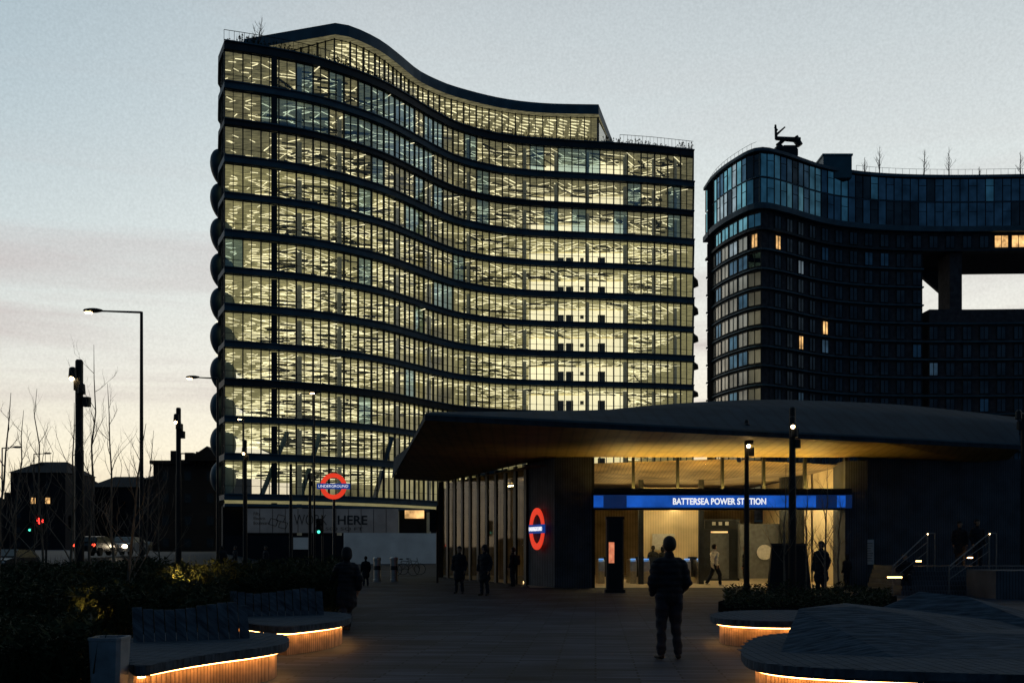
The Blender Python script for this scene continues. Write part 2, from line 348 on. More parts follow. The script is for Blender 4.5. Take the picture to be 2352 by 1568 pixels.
for i in range(len(LV)-1):
    z0=LV[i];z1=LV[i+1]-TH[i+1]
    row=left[:-1]+B2
    for k,(a,bb) in enumerate(zip(row[:-1],row[1:])):
        s=k/len(row)
        blue = (i>=10 and .12<s<.45 and R()<.75) or (i>=8 and .24<s<.46 and R()<.55) or (i>=9 and s>.45 and R()<.2) or R()<.03
        wins.append((k+i*.01,window(a,bb,z0,z1,2 if blue else 1)))
    zc=z1-.04
    for k in range(1,len(C)-1,2):
        n_=(C[k+1][0]-C[k-1][0],C[k+1][1]-C[k-1][1]); l=math.hypot(*n_); nx,ny=-n_[1]/l,n_[0]/l
        dep=26 if i<7 else 15
        for q in range(int(dep/.85)):
            if R()<.12+(.2 if (i>7 and k<26) else 0)+(.10 if i>9 else 0): continue
            t_=1.4+q*.85+U(-.3,.3); x=C[k][0]+nx*t_+U(-.6,.6); y=C[k][1]+ny*t_
            if incore(x,y): continue
            r=R(); rz=(.26+U(-.05,.05)) if r<.36 else (1.02+U(-.08,.08) if r<.66 else (-.5+U(-.08,.08) if r<.9 else 2.2))
            ln=U(.9,3.2) if k>3 else .8
            b=MB(); b.box((x,y,zc-U(.05,.25)-(.2 if q<4 else 0)),(ln,U(.05,.11),.05),rz); tubes.append(b)
        for q in range(5):
            t_=U(1.6,dep*.8); x=C[k][0]+nx*t_; y=C[k][1]+ny*t_
            if incore(x,y) or k<7: continue
            b=MB(); b.box((x,y,zc-U(.15,.4)),(U(1,4),U(.08,.3),U(.08,.2)),(.28+U(-.05,.05)) if R()<.5 else U(-.6,1.4)); ducts.append(b)
wins.sort(key=lambda q:q[0]); many([q[1] for q in wins],'window',['frame','g1','g2'],ob)
random.shuffle(tubes); many(tubes,'ceiling_light',['tube'],ob); many(ducts,'ceiling_duct',['duct'],ob)
for b_ in (628,800,935,1090,1205,1360,1515,700,1010,1290,1440,1570):
    j=min(range(len(C)),key=lambda k:abs(C[k][0]/C[k][1]*2400+1200-b_)); o2=offset(C,1.7 if b_!=628 else .3)[j]
    b=MB()
    for i in range(len(LV)):
        za=0 if i==0 else LV[i-1]; zb=LV[i]-.84
        if b_==628: b.box((o2[0],o2[1],(za+zb)/2),(.6,.4,zb-za),.15)
        else: b.tube((o2[0],o2[1],za+.01),(o2[0],o2[1],zb),.27,.27,10)
    b.obj('column',['frame' if b_==628 else 'colm'],ob)
for i in range(len(LV)):
    za=0 if i==0 else LV[i-1]; zb=LV[i]-.85
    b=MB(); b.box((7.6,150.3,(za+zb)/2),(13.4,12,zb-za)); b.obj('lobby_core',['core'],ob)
    if i<10:
        for x in(5.2,6.5,10.9):
            b=MB(); b.box((x,144.2,za+1.2),(1.0,.2,2.4)); b.obj('lift_door',['black'],ob)
        b=MB(); b.box((8.2,144.1,za+2.1),(.5,.12,.5)); b.obj('lobby_panel',['duct'],ob)
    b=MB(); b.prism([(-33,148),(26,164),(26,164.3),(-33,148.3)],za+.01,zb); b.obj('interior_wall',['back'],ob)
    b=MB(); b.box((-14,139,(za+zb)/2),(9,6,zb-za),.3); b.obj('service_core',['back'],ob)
for b0,b1 in((600,660),(690,735),(860,900)):
    b=MB(); d=113+ (b0-600)*.02; b.tube((X(b0,d+2),d+2,7.2),(X(b1,d+3.5),d+3.5,14.4),.28,.28,8); b.obj('diagonal_brace',['slab'],ob)
b=MB(); g0=offset(C,2.6)
for a,bb in zip(g0[:-1],g0[1:]): b.poly([(a[0],a[1],0),(bb[0],bb[1],0),(bb[0],bb[1],6.2),(a[0],a[1],6.2)])
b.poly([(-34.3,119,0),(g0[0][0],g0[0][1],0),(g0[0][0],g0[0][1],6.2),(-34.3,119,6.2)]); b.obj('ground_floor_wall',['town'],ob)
b=MB(); cc=offset(C,-1.1)[:28]; cb=offset(C,2)[:28]; b.prism(cc+cb[::-1],5.9,6.2); b.obj('canopy',['slab'],ob)
# penthouse
KR=58.64*2400
rt=[(770,53),(800,58),(840,74),(880,96),(920,127),(960,160),(1000,181),(1050,200),(1150,225),(1250,237),(1375,240)]
RC=resample(catmull([P2(b_,KR/(1255-y)) for b_,y in rt]),1.5)
rl=P2(560,KR/(1255-90))
rp=[rl]+RC+[(14.2,156),(-30,150)]
b=MB(); b.prism(rp,59.0,60.3,0,mb=1); b.obj('penthouse_roof',['slab','ceil2'],ob)
PG=offset(RC,.9); pg=[(rl[0]+2.5,rl[1]+1.5)]+resample([(rl[0]+2.5,rl[1]+1.5),PG[0]],2.2)[1:-1]+resample(PG,1.9)+[(13.3,152)]
pw=[window(a,bb,55.12,58.98,1) for a,bb in zip(pg[:-1],pg[1:])]; many(pw,'penthouse_window',['frame','g1'],ob,60)
b=MB(); bk=offset(RC,7)
for a,bb in zip(bk[:-1],bk[1:]): b.poly([(a[0],a[1],55.1),(bb[0],bb[1],55.1),(bb[0],bb[1],59),(a[0],a[1],59)])
b.obj('penthouse_interior_wall',['back'],ob)
tl=[]
for k in range(1,len(RC)-1):
    n_=(RC[k+1][0]-RC[k-1][0],RC[k+1][1]-RC[k-1][1]); l=math.hypot(*n_)
    for q in range(6):
        t_=1.5+q; b=MB(); b.box((RC[k][0]-n_[1]/l*t_,RC[k][1]+n_[0]/l*t_,58.7),(U(.8,1.6),.12,.08),U(.1,.9)); tl.append(b)
many(tl,'penthouse_light',['tube'],ob,60)
ed=offset(C,.35)
for rng in (range(0,14),range(53,len(ed)-1)):
    b=MB()
    for k in rng:
        a,bb=ed[k],ed[k+1]; b.tube((*a,55.1),(*a,56.4),.03,.03,4); b.tube((*a,56.4),(*bb,56.4),.035,.035,4)
        m_=((a[0]+bb[0])/2,(a[1]+bb[1])/2); b.tube((*m_,55.1),(*m_,56.4),.018,.018,3)
    b.obj('terrace_railing',['black'],ob)
b=MB()
for k in range(len(ed)-1):
    for q in range(18):
        t_=R(); x=ed[k][0]+(ed[k+1][0]-ed[k][0])*t_; y=ed[k][1]+(ed[k+1][1]-ed[k][1])*t_+U(0,.5); h=U(.3,1.4)*(.4+.6*abs(noise.noise(Vector((k*.3,0,0))))*2)
        dx=U(-.25,.25); b.poly([(x-.05,y,55.1),(x+.05,y,55.1),(x+dx,y,55.1+h)])
        if R()<.6: b.poly([(x+dx-.12,y,55.1+h*.8),(x+dx+.12,y,55.1+h*.75),(x+dx,y-.02,55.1+h)])
b.obj('terrace_planting',['leaf'],ob,kind='stuff')
# ---------------- hoarding
hb=thing('site_hoarding','pale printed hoarding boards wrapped round building base','hoarding',(-20,108,0))
A=(X(568,107.5),107.5);Bq=(X(915,109),109)
b=MB(); b.box(((A[0]+Bq[0])/2,(A[1]+Bq[1])/2,4.35),(math.dist(A,Bq),.2,2.5),math.atan2(Bq[1]-A[1],Bq[0]-A[0])); b.obj('printed_board',['hoard'],hb)
u=(Bq[0]-A[0],Bq[1]-A[1],0)
def hp(b_,z):
    t=(b_-568)/(915-568); return (A[0]+u[0]*t,A[1]+u[1]*t-.13,z)
s_=107.5/2400
text('WORK',75*s_,1.1,hp(675,3.9),u,'ink',hb,bold=-.01); text('HERE',68*s_,.95,hp(775,3.95),u,'ink',hb,bold=.02)
text('Fifty\nElectric\nBoulevard',36*s_,1.3,hp(583,3.95),u,'ink',hb,bold=0)
text('80,500 SQ FT',110*s_,.38,hp(722,3.3),u,'ink',hb,bold=0)
for q in((628,4.2),(645,4.6),(650,3.9)):
    p=hp(q[0],q[1]); b=MB()
    for a_ in range(4):
        t0=a_*math.pi/2+.5;t1=t0+math.pi/2; b.tube((p[0]+.55*math.cos(t0),p[1]-.02,p[2]+.45*math.sin(t0)),(p[0]+.55*math.cos(t1),p[1]-.02,p[2]+.45*math.sin(t1)),.04,.04,4)
    b.obj('printed_line_drawing',['ink'],hb)
for q in range(12):
    b=MB(); p=hp(568+q*29,4.35); b.box((p[0],p[1]+.02,4.35),(.05,.05,2.45)); b.obj('board_joint',['dark'],hb)
A2=(X(790,100),100);B3=(X(1012,104),104)
b=MB(); b.box(((A2[0]+B3[0])/2,102,1.5),(math.dist(A2,B3),.2,3.0),math.atan2(4,B3[0]-A2[0])); b.obj('lower_board',['hoard2'],hb)
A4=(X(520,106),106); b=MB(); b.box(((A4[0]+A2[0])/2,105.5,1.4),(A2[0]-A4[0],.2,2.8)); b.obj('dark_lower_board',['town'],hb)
b=MB(); b.box((X(952,104.5),104.5,4.9),(1.9,.3,.8)); b.obj('lit_hoarding_window',['orange'],hb)
b=MB(); b.box((X(690,105),105.2,2.0),(1.5,.1,1.2)); b.obj('lit_hoarding_window',['hoard2'],hb)
# ---------------- apartment building
ap=thing('apartment_building','dark brick curved apartment block with glass crown and sky opening','apartment building',(60,175,0))
K2=63.5*2400
at=[(1618,432),(1640,402),(1680,370),(1740,340),(1800,350),(1880,377),(1950,391),(2050,400),(2200,403),(2420,400),(2600,398)]
AC=catmull([P2(b_,K2/(1255-y)) for b_,y in at]); AC=resample(AC,1.2)
AB=resample(AC,2.9)
def bearing(p): return p[0]/p[1]*2400+1200
def nearest(cv,b_): return min(range(len(cv)),key=lambda k:abs(bearing(cv[k])-b_))
inn=offset(AC,.9); backc=offset(AC,16)
kh=nearest(AC,2140)
b=MB(); b.prism(inn+backc[4:][::-1],52.3,64.6); b.obj('upper_wall',['brick'],ap)
b=MB(); b.prism(inn[:kh]+backc[6:kh][::-1],0,52.3); b.obj('brick_wall',['brick'],ap)
b=MB(); b.prism(inn[kh:]+backc[kh:][::-1],0,Z(705,178)-.01); b.obj('lower_block_wall',['brick'],ap)
zl=Z(705,178); zu=52.25
b=MB(); x0,x1=X(2176,181),X(2204,181); b.prism([(x0,180),(x1,180),(x1,185),(x0,185)],zl,52.28); b.obj('link_column',['brick'],ap)
b=MB(); xa,xb=X(2100,193),X(2160,193); b.add([(xa,192,zu),(xb,192,zu),(xb,192,zu-4.2),(xa,193,zu),(xb,193,zu),(xb,193,zu-4.2)],[(0,2,1),(3,4,5),(0,3,5,2),(1,2,5,4),(0,1,4,3)]); b.obj('raking_strut',['brick'],ap)
for z,th,pr_,m_ in((65.2,.5,-.2,'slab'),(60.8,.18,.3,'slab'),(56.4,.9,-.3,'slab'),(52.6,.35,.1,'slabd')):
    b=MB(); oc=offset(AC,pr_); ic=offset(AC,2.0); b.prism(oc+ic[::-1],z-th,z); b.obj('cornice_band',[m_],ap)
for k in range(16):
    z=52.3-3.1*(k+1)
    b=MB(); c_=AC[:kh] if z>zl-.5 else AC; b.prism(offset(c_,.25)+offset(c_,1.2)[::-1],z-.12,z+.12); b.obj('string_course',['slab'],ap)
bays=[]; lits=[(1715,552),(1757,547),(1796,552),(1847,768),(1895,770),(2285,540),(2318,540),(2350,538)]
cand=[]
for k,(a,bb) in enumerate(zip(AB[:-1],AB[1:])):
    mx_=((a[0]+bb[0])/2,(a[1]+bb[1])/2); br=bearing(mx_); l=math.dist(a,bb); rz=math.atan2(bb[1]-a[1],bb[0]-a[0]); nx,ny=-math.sin(rz),math.cos(rz)
    for r_ in range(2):
        z0=56.42+r_*4.4; z1=z0+ (4.1 if r_==0 else 3.85)
        for h in range(2):
            p=[a[0]+(bb[0]-a[0])*h/2,a[1]+(bb[1]-a[1])*h/2];q=[a[0]+(bb[0]-a[0])*(h+1)/2,a[1]+(bb[1]-a[1])*(h+1)/2]
            b=MB(); o=.25; x0,y0,x1,y1=p[0]+nx*o,p[1]+ny*o,q[0]+nx*o,q[1]+ny*o
            g=3 if (br<1700 and R()<.55) else (1 if (R()<(.5 if br<1950 else .06)) else (2 if R()<.75 else 6))
            b.poly([(x0,y0,z0),(x1,y1,z0),(x1,y1,z1),(x0,y0,z1)],g); b.box((x0,y0,(z0+z1)/2),(.1,.2,z1-z0-.02),rz,0)
            if h==1: b.box(((x0+x1)/2,(y0+y1)/2,z0+2.6),(l/2-.1,.1,.07),rz,0)
            bays.append((abs(br-1700),b))
    for r_ in range(17):
        z1=52.3+3.1-.5-3.1*r_; z0=z1-2.1
        if r_==0: z1=55.0;z0=53.0
        if z0<8: continue
        zm=(z0+z1)/2; py=1255-(zm-EYE)/mx_[1]*2400
        if br>2118 and r_>0 and z1>zl-.3: continue
        cand.append((br,py,mx_,l,rz,nx,ny,z0,z1,r_))
litk=set()
for lb,ly in lits: litk.add(min((i for i in range(len(cand)) if i not in litk),key=lambda i:abs(cand[i][0]-lb)+1.6*abs(cand[i][1]-ly)))
for i,(br,py,mx_,l,rz,nx,ny,z0,z1,r_) in enumerate(cand):
    L_=i in litk; zm=(z0+z1)/2
    wd=(l*.52 if not L_ else l*.40) if br>1745 else l*.86
    if L_ and br>2200: wd=l*.8
    if L_ and br<1745: wd=l*.4
    o=.78 if br>1745 else .5; cx,cy=mx_[0]+nx*o,mx_[1]+ny*o
    b=MB(); ca,sa=math.cos(rz)*wd/2,math.sin(rz)*wd/2
    g=4 if L_ else (5 if br<1745 and R()<.8 else (6 if (br>1745 and R()<.93) else (2 if R()<.8 else 3)))
    if br<1745 and r_==0: g=1
    if L_ and br<1745: g=4
    b.poly([(cx-ca,cy-sa,z0),(cx+ca,cy+sa,z0),(cx+ca,cy+sa,z1),(cx-ca,cy-sa,z1)],g)
    for s2 in(-1,0,1): b.box((cx+ca*s2,cy+sa*s2,zm),(.09,.14,z1-z0),rz,0)
    b.box((cx,cy,z1+.06),(wd+.1,.2,.1),rz,0); b.box((cx,cy,z0-.06),(wd+.1,.2,.1),rz,0)
    bays.append((abs(br-1750)-(900 if L_ else 0),b))
bays.sort(key=lambda q:q[0]); many([q[1] for q in bays],'window',['frame','pane1','pane2','pane3','orange','panel','pane4'],ap)
b=MB(); d=174; b.box((X(1930,d),d+4,Z(365,d)-.6),(4.8,5,4.0)); b.box((X(1930,d),d+4,Z(345,d)-.2),(5.1,5.3,.3),0,0); b.obj('rooftop_plant_room',['plant'],ap)
oc=offset(AC,.6)
for lo,hi in((1600,1730),(1960,2700)):
    b=MB()
    for k in range(len(oc)-1):
        if lo<bearing(oc[k])<hi: b.tube((*oc[k],65.2),(*oc[k],66.4),.03,.03,3); b.tube((*oc[k],66.4),(*oc[k+1],66.4),.035,.035,3)
    b.obj('roof_railing',['dark'],ap)
cr=thing('rooftop_crane','dark rooftop maintenance crane with raised folding jib','crane',(X(1805,171),171,65.2))
cx=X(1805,171)
def cp(b_,h): return (X(b_,171),171,Z(h,171))
b=MB(); b.box((cx,171,65.9),(3.6,1.6,1.1)); b.box((cx+.6,171,66.7),(2.2,1.4,.7)); b.lathe((cx-1,171,66.3),[(1.0,0),(.9,.5),(.4,1.0)],10); b.obj('crane_base',['black'],cr)
b=MB(); b.tube(cp(1785,335),cp(1800,322),.35,.3,6);b.tube(cp(1782,318),cp(1838,322),.32,.45,6); b.tube(cp(1825,316),cp(1838,335),.6,.5,6); b.obj('crane_boom',['black'],cr)
b=MB(); b.tube(cp(1783,320),cp(1781,287),.26,.16,6); b.tube(cp(1783,310),cp(1803,292),.2,.12,6); b.tube(cp(1779,292),cp(1786,300),.15,.15,5); b.obj('crane_jib',['black'],cr)
# ---------------- bare trees
def tree(x,y,z,h,r,label,cat='tree',m='bark',name='bare_tree',lean=0,dens=1,group=None,twig=1.0):
    T=thing(name,label,cat,(x,y,z),group); tb=MB(); cb=MB()
    pts=[Vector((x,y,z-.05))]
    for i in range(1,9): pts.append(Vector((x+lean*h*(i/8)**1.4+U(-.02,.02)*h*.4,y+U(-.01,.01)*h,z+h*i/8)))
    rad=lambda t:r*(1-t)**.8+.005*twig
    for i in range(8): tb.tube(pts[i],pts[i+1],rad(i/8),rad((i+1)/8),6,cap=False)
    tb.obj('trunk',[m],T,smooth=True)
    def br(p,d,l,rr,lev):
        n=4; q=p.copy()
        for i in range(n):
            d2=(d+Vector((U(-.25,.25),U(-.25,.25),U(-.05,.28)))).normalized(); e=q+d2*l/n
            cb.tube(q,e,rr*(1-i/n*.7),rr*(1-(i+1)/n*.7),3 if lev else 4,cap=False)
            if lev<2 and R()<.9*dens:
                a=Vector((U(-1,1),U(-1,1),U(.1,.8))).normalized(); br(e,(d2*.8+a*.8).normalized(),l*U(.35,.6),rr*.5,lev+1)
            q=e;d=d2
    nb=int(15*dens)
    for k in range(nb):
        t=.22+.74*k/nb; i=int(t*8); p=pts[i].lerp(pts[i+1],t*8-i); a=U(0,6.28)
        br(p,Vector((math.cos(a),math.sin(a),U(.7,1.5))).normalized(),h*U(.22,.38)*(1.15-t),rad(t)*.5+.0015*twig,0)
    cb.obj('crown',[m],T); return T
for b_,d,h,ln in((30,24,4.8,.05),(100,26,5.6,-.04),(160,22,4.7,.02),(205,25,6.5,.02),(262,24,5.4,-.03),(335,30,5.0,.04),(-10,20,4.6,.06),(285,19,3.9,.1),(365,36,4.6,.0)):
    tree(X(b_,d),d,0,h,.034,'slender leafless birch sapling growing in dark planting bed','tree','birch','birch_tree',ln,.78,'birch saplings in the planting bed',.9)
for b_,h in((1990,3.6),(2025,5.6),(2128,5.0),(2185,5.4),(2350,4.6),(2398,6.0),(1870,3.0),(1890,2.6),(2255,2.0)):
    tree(X(b_,179),180,65.1,h,.1,'small leafless tree standing on apartment roof terrace','tree','bark','roof_tree',0,.8,'bare roof trees',2.6)
tree(X(590,115),115,55.1,4.8,.08,'small leafless tree on office roof terrace','tree','bark','roof_tree',.12,1,None,3)
for b_,d,h in((1800,33,4.2),(1895,30,3.8),(1850,36,3.8),(1925,30,3.0)):
    tree(X(b_,d),d,.2,h,.03,'slender leafless tree in low plaza planter','tree','birch','birch_tree',.02,.9,'small trees in plaza planter',.8)
# ---------------- station
st=thing('station_building','low station pavilion with folded overhanging roof and lit entrance','station',(8,42,0))
F0=(-3.0,32.2);F1=(19.9,41.8)
zf=5.55;zt=5.75
rk=catmull([(-3.2,40,6.45),(X(1300,44),44,7.25),(X(1500,45),45,7.75),(X(1700,45.6),45.6,8.05),(X(1850,46),46,8.1),(X(2080,46.5),46.5,7.95),(X(2335,45.5),45.5,7.3)],6); nr=len(rk)
ft=[(F0[0]+(F1[0]-F0[0])*i/(nr-1),F0[1]+(F1[1]-F0[1])*i/(nr-1),zt) for i in range(nr)]
fb=[(p[0],p[1],zf) for p in ft]; bkk=[(-7+31*i/(nr-1),57+6*math.sin(math.pi*i/(nr-1)),5.5+2.2*math.sin(math.pi*min(1,.15+i/(nr-1)*.7))) for i in range(nr)]
b=MB(); md=[tuple((ft[i][a]+rk[i][a])/2+(.22 if a==2 else 0) for a in range(3)) for i in range(nr)]
b.add(ft+md+rk+bkk,[(r*nr+i,r*nr+i+1,(r+1)*nr+i+1,(r+1)*nr+i) for r in range(3) for i in range(nr-1)])
b.obj('roof',['roof'],st,smooth=True)
b=MB(); b.add(fb+ft,[(i,i+1,nr+i+1,nr+i) for i in range(nr-1)]); b.poly([fb[0],ft[0],md[0],rk[0],bkk[0],(-7.0,56,5.3)]); b.poly([(24,57,5.3),bkk[-1],rk[-1],md[-1],ft[-1],fb[-1]]); b.obj('roof_fascia',['roof'],st)
b=MB(); b.add([(p[0]+.02,p[1]-.03,zt-.04) for p in ft]+[(p[0]+.02,p[1]-.03,zt+.03) for p in ft],[(i,i+1,nr+i+1,nr+i) for i in range(nr-1)]); b.obj('roof_edge_trim',['slab'],st)
b=MB()
wl=[(-6.9,55.9,5.28),(0.0,44.6,5.2),(2.8,42.1,5.26),(8,42.1,5.26),(13.4,42.1,5.26),(19.9,43.5,5.0)]
fs=[(F0[0],F0[1],zf),(-.5,33.25,zf),(3.9,35.1,zf),(8.5,37.05,zf),(13.5,39.1,zf),(F1[0],F1[1],zf)]
for i in range(5): b.poly([fs[i],wl[i],wl[i+1],fs[i+1]],0)
b.poly([wl[0],(-4.2,57,5.2),wl[1]],0)
b.obj('soffit',['soff'],st)
b=MB(); b.prism([(.2,45),(1.3,42.15),(2.8,42.0),(2.8,46)],0,5.35)
b.obj('fluted_pier',['flute'],st)
W0,W1=X(1362,42),X(1948,42)
b=MB()
for bb_ in(1362,1455,1557,1660,1755,1850,1944): b.box((X(bb_,42),42.1,(3.8+5.25)/2),(.11,.2,1.45))
b.box(((W0+W1)/2,42.1,3.78),(W1-W0,.3,.1)); b.box((W0+.02,42.15,1.6),(.12,.2,3.2)); b.box((W1,42.15,1.6),(.15,.2,3.2))
b.obj('clerestory_frame',['black'],st)
for k in range(6):
    e=[1362,1455,1557,1660,1755,1850,1944]; b=MB(); b.poly([(X(e[k],42)+.06,42.1,3.84),(X(e[k+1],42)-.06,42.1,3.84),(X(e[k+1],42)-.06,42.1,5.24),(X(e[k],42)+.06,42.1,5.24)]); b.obj('clerestory_window',['g3'],st)
b=MB(); b.box(((W0+W1)/2,41.75,3.83),(W1-W0,.5,.06)); b.box(((W0+W1)/2,41.5,3.88),(W1-W0,.04,.18)); b.obj('light_trough',['black'],st)
b=MB(); b.box(((W0+W1)/2,41.68,3.885),(W1-W0-1.6,.06,.03)); b.obj('trough_light',['glowamb'],st)
b=MB(); b.box(((W0+W1)/2,41.62,3.46),(W1-W0,.25,.52)); so_=b.obj('sign_board',['blued'],st); sg=sub(so_,st)
for a,c in((1364,1386),(1440,1875),(1924,1943)):
    b=MB(); b.box((X((a+c)/2,41.4),41.47,3.46),((c-a)/2400*41.4,.04,.46)); b.obj('lit_sign_panel',['blue'],sg)
text('BATTERSEA POWER STATION',214/2400*41.4,.26,(X(1546,41.4),41.43,3.33),(1,0,0),'white',sg,'lettering',.02)
# hall interior
XR=13.45
b=MB(); b.poly([(.3,42.05,.02),(XR,42.05,.02),(XR,62,.02),(-5,62,.02),(-4.3,57.2,.02),(.2,45,.02)]); b.obj('hall_floor',['tile'],st)
b=MB(); b.poly([(.3,43,5.0),(8,47,4.6),(XR,43,5.0),(XR,62,5.1),(-4.5,62,5.1),(-4.2,57,5.1)]); b.poly([(.3,43,5.0),(8,47,4.6),(8,42.2,5.2)]); b.poly([(8,42.2,5.2),(8,47,4.6),(XR,43,5.0)]); b.obj('hall_ceiling',['sidew'],st)
for c_,s2,m_ in(((X(1540,52),52,2.3),(X(1612,52)-X(1470,52),.3,4.6),'cream'),((7.5,61,2.5),(12,.3,5),'sidew'),((X(1905,48),48,2.5),(1.6,.3,5),'cream'),((XR,50,2.5),(.3,15.6,5),'cream'),((X(1830,49),49.5,2.5),(1.3,.4,5),'dark')):
    b=MB(); b.box(c_,s2); b.obj('hall_wall',[m_],st)
b=MB(); b.box((X(1652,51),51,1.5),(1.9,.4,3.0)); b.obj('lift_surround',['dark'],st)
b=MB(); b.box((X(1655,50.5),50.75,1.2),(.9,.08,2.2)); b.obj('lift_door',['rail'],st)
b=MB(); b.box((X(1745,50),50,1.45),(2.0,.5,2.6)); b.obj('lift_enclosure',['rail'],st)
b=MB(); b.tube((X(1758,49.5),49.72,1.4),(X(1758,49.5),49.64,1.4),.36,.36,18); b.obj('round_window',['poster'],st)
b=MB(); b.box((X(1655,49.8),49.9,2.72),(1.5,.08,.4)); oo=b.obj('overhead_sign',['black'],st); os_=sub(oo,st)
for q in range(3):
    b=MB(); b.box((X(1640+q*15,49.8),49.84,2.77),(.16,.02,.16)); b.obj('sign_symbol',['poster'],os_)
b=MB(); b.box((X(1652,49.8),49.8,2.36),(.8,.04,.08)); b.obj('overhead_display',['orange'],st)
for b0,b1 in((1468,1476),(1606,1614)):
    b=MB(); b.box((X((b0+b1)/2,46),46,2.3),(.22,.22,4.6)); b.obj('hall_column',['dark'],st)
for xx in(4.5,7.5,10.2,12.6):
    b=MB(); b.box((xx,48.4,3.58),(.08,10.6,.05)); b.obj('hall_light',['strip'],st)
b=MB(); b.box((X(1525,51.5),51.7,1.9),(1.1,.06,.8)); b.obj('wall_map',['poster'],st)
b=MB(); b.box(((W0+W1)/2,42.4,3.45),(W1-W0,.3,.6)); b.obj('lintel',['black'],st)
ga=(.15,45.0);gb=(X(1013,57),57)
gp=resample([ga,gb],1.32)
for k,(a,bb) in enumerate(zip(gp[:-1],gp[1:])):
    b=MB(); b.poly([(a[0],a[1],5.2),(bb[0],bb[1],5.2),(bb[0],bb[1],.05),(a[0],a[1],.05)],1)
    b.box((a[0],a[1],2.6),(.30,.10,5.2),math.atan2(gb[1]-ga[1],gb[0]-ga[0]),0); b.obj('side_window',['black','g3'],st)
b=MB(); b.box((gb[0],gb[1],2.6),(.25,.3,5.2)); b.obj('corner_post',['black'],st)
for c_,s2 in(((-1.6,60,2.5),(6.5,.3,5.0)),((-1.0,53.5,2.5),(.4,.4,5)),((1.5,51,2.4),(.2,12,4.8)),((-2.2,57,2.5),(.4,.4,5)),((.6,49,2.5),(.4,.4,5))):
    b=MB(); b.box(c_,s2); b.obj('side_hall_wall',['sidew'],st)
for q in range(3):
    b=MB(); p=(1.2-1.1*q*.8,47.5+q*3.6,4.85); b.box(p,(.06,1.0,.05),.35); b.obj('hall_light',['strip'],st)
for q in range(5):
    b=MB(); t_=(q+.5)/5; p=(ga[0]+(gb[0]-ga[0])*t_+.4,ga[1]+(gb[1]-ga[1])*t_,.05); b.tube(p,(p[0],p[1],p[2]+.08),.045,.045,8); b.obj('floor_uplight',['bulb'],st)
b=MB(); b.box((X(1975,41.6)-.05,42.7,2.55),(.9,1.6,5.1)); b.prism([(X(1992,42.1),42.2),(24,43.2),(24,44),(X(1992,42.1),44)],0,5.25); b.obj('fluted_wall',['flute'],st)
b=MB(); b.box((X(1994,42),42.05,1.45),(.48,.06,1.0)); b.obj('notice_poster',['poster'],st)
b=MB()
for i in range(8): b.box((X(1994,42)+U(-.05,.05),42.0,1.1+i*.1),(.32,.02,.02))
b.obj('notice_lines',['ink'],st)
# roundels
def roundel(par,c,r,u,bw,rk_=.66):
    u=Vector((u[0],u[1],0)).normalized(); n=Vector((u.y,-u.x,0)); c=Vector(c); k=40; ri=r*rk_; b=MB()
    for i in range(k):
        t0=2*math.pi*i/k;t1=2*math.pi*(i+1)/k
        def q(rr,t,o): return c+u*(rr*math.cos(t))+Vector((0,0,rr*math.sin(t)))+n*o
        for s_ in(.03,-.03):
            pp=[q(ri,t0,s_),q(r,t0,s_),q(r,t1,s_),q(ri,t1,s_)]; b.poly(pp if s_>0 else pp[::-1])
        b.poly([q(r,t0,.03),q(r,t0,-.03),q(r,t1,-.03),q(r,t1,.03)]); b.poly([q(ri,t0,-.03),q(ri,t0,.03),q(ri,t1,.03),q(ri,t1,-.03)])
    b.obj('roundel_ring',['red'],par)
    b=MB(); b.box(tuple(c),(bw,.10,r*.42),math.atan2(u.y,u.x)); b.obj('roundel_bar',['blueb'],par)
    text('UNDERGROUND',bw*.90,r*.20,c-u*bw*.45+n*.07+Vector((0,0,-r*.10)),u,'white',par,'lettering',-.01)
uv=Vector((1.0,-2.9,0)).normalized(); nn=Vector((uv.y,-uv.x,0)); c0=Vector((.60,43.45,Z(1214,43.4)))
rd=thing('roundel_sign','glowing red ring transit sign with blue bar on pier','sign',(c0.x,c0.y,0.0))
roundel(rd,c0,.87,uv,1.75,.70)
b=MB(); b.tube(c0-nn*.04,c0-nn*.26,.05,.05,8); b.obj('mounting_bracket',['black'],rd)
rp_=thing('roundel_pole_sign','red ring transit sign with blue bar on tall pole','sign',(X(766,48),48,0))
cz=Z(1116,48); roundel(rp_,(X(766,48),48,cz),.60,(1,.05),1.5)
b=MB(); b.tube((X(766,48),48.12,0),(X(766,48),48.12,cz-.55),.075,.06,10); b.obj('pole',['dark'],rp_)
def gate(x,y,rz=0):
    T=thing('ticket_gate','steel ticket barrier with rounded end on hall floor','ticket gate',(x,y,0),'ticket gates in the hall'); b=MB()
    pr=[(-.9,0),(.9,0),(1.0,.55),(.92,.98),(.7,1.06),(-.7,1.06),(-.92,.98),(-1.0,.55)]
    vs=[(x+s*.14,y+p[0],.02+p[1]) for s in(-1,1) for p in pr]; n=8
    b.add(vs,[tuple(range(n-1,-1,-1)),tuple(range(n,2*n))]+[(i,(i+1)%n,n+(i+1)%n,n+i) for i in range(n)]); b.obj('gate_body',['steel'],T)
    b=MB(); b.box((x,y-.75,1.11),(.2,.3,.05)); b.obj('card_reader',['gateblue'],T)
    b=MB(); b.box((x+.38,y+.1,.75),(.42,.04,.9)); b.obj('gate_paddle',['dark'],T)
for bb_ in(1378,1450,1480,1512,1572,1600): gate(X(bb_,47.5),47.5)
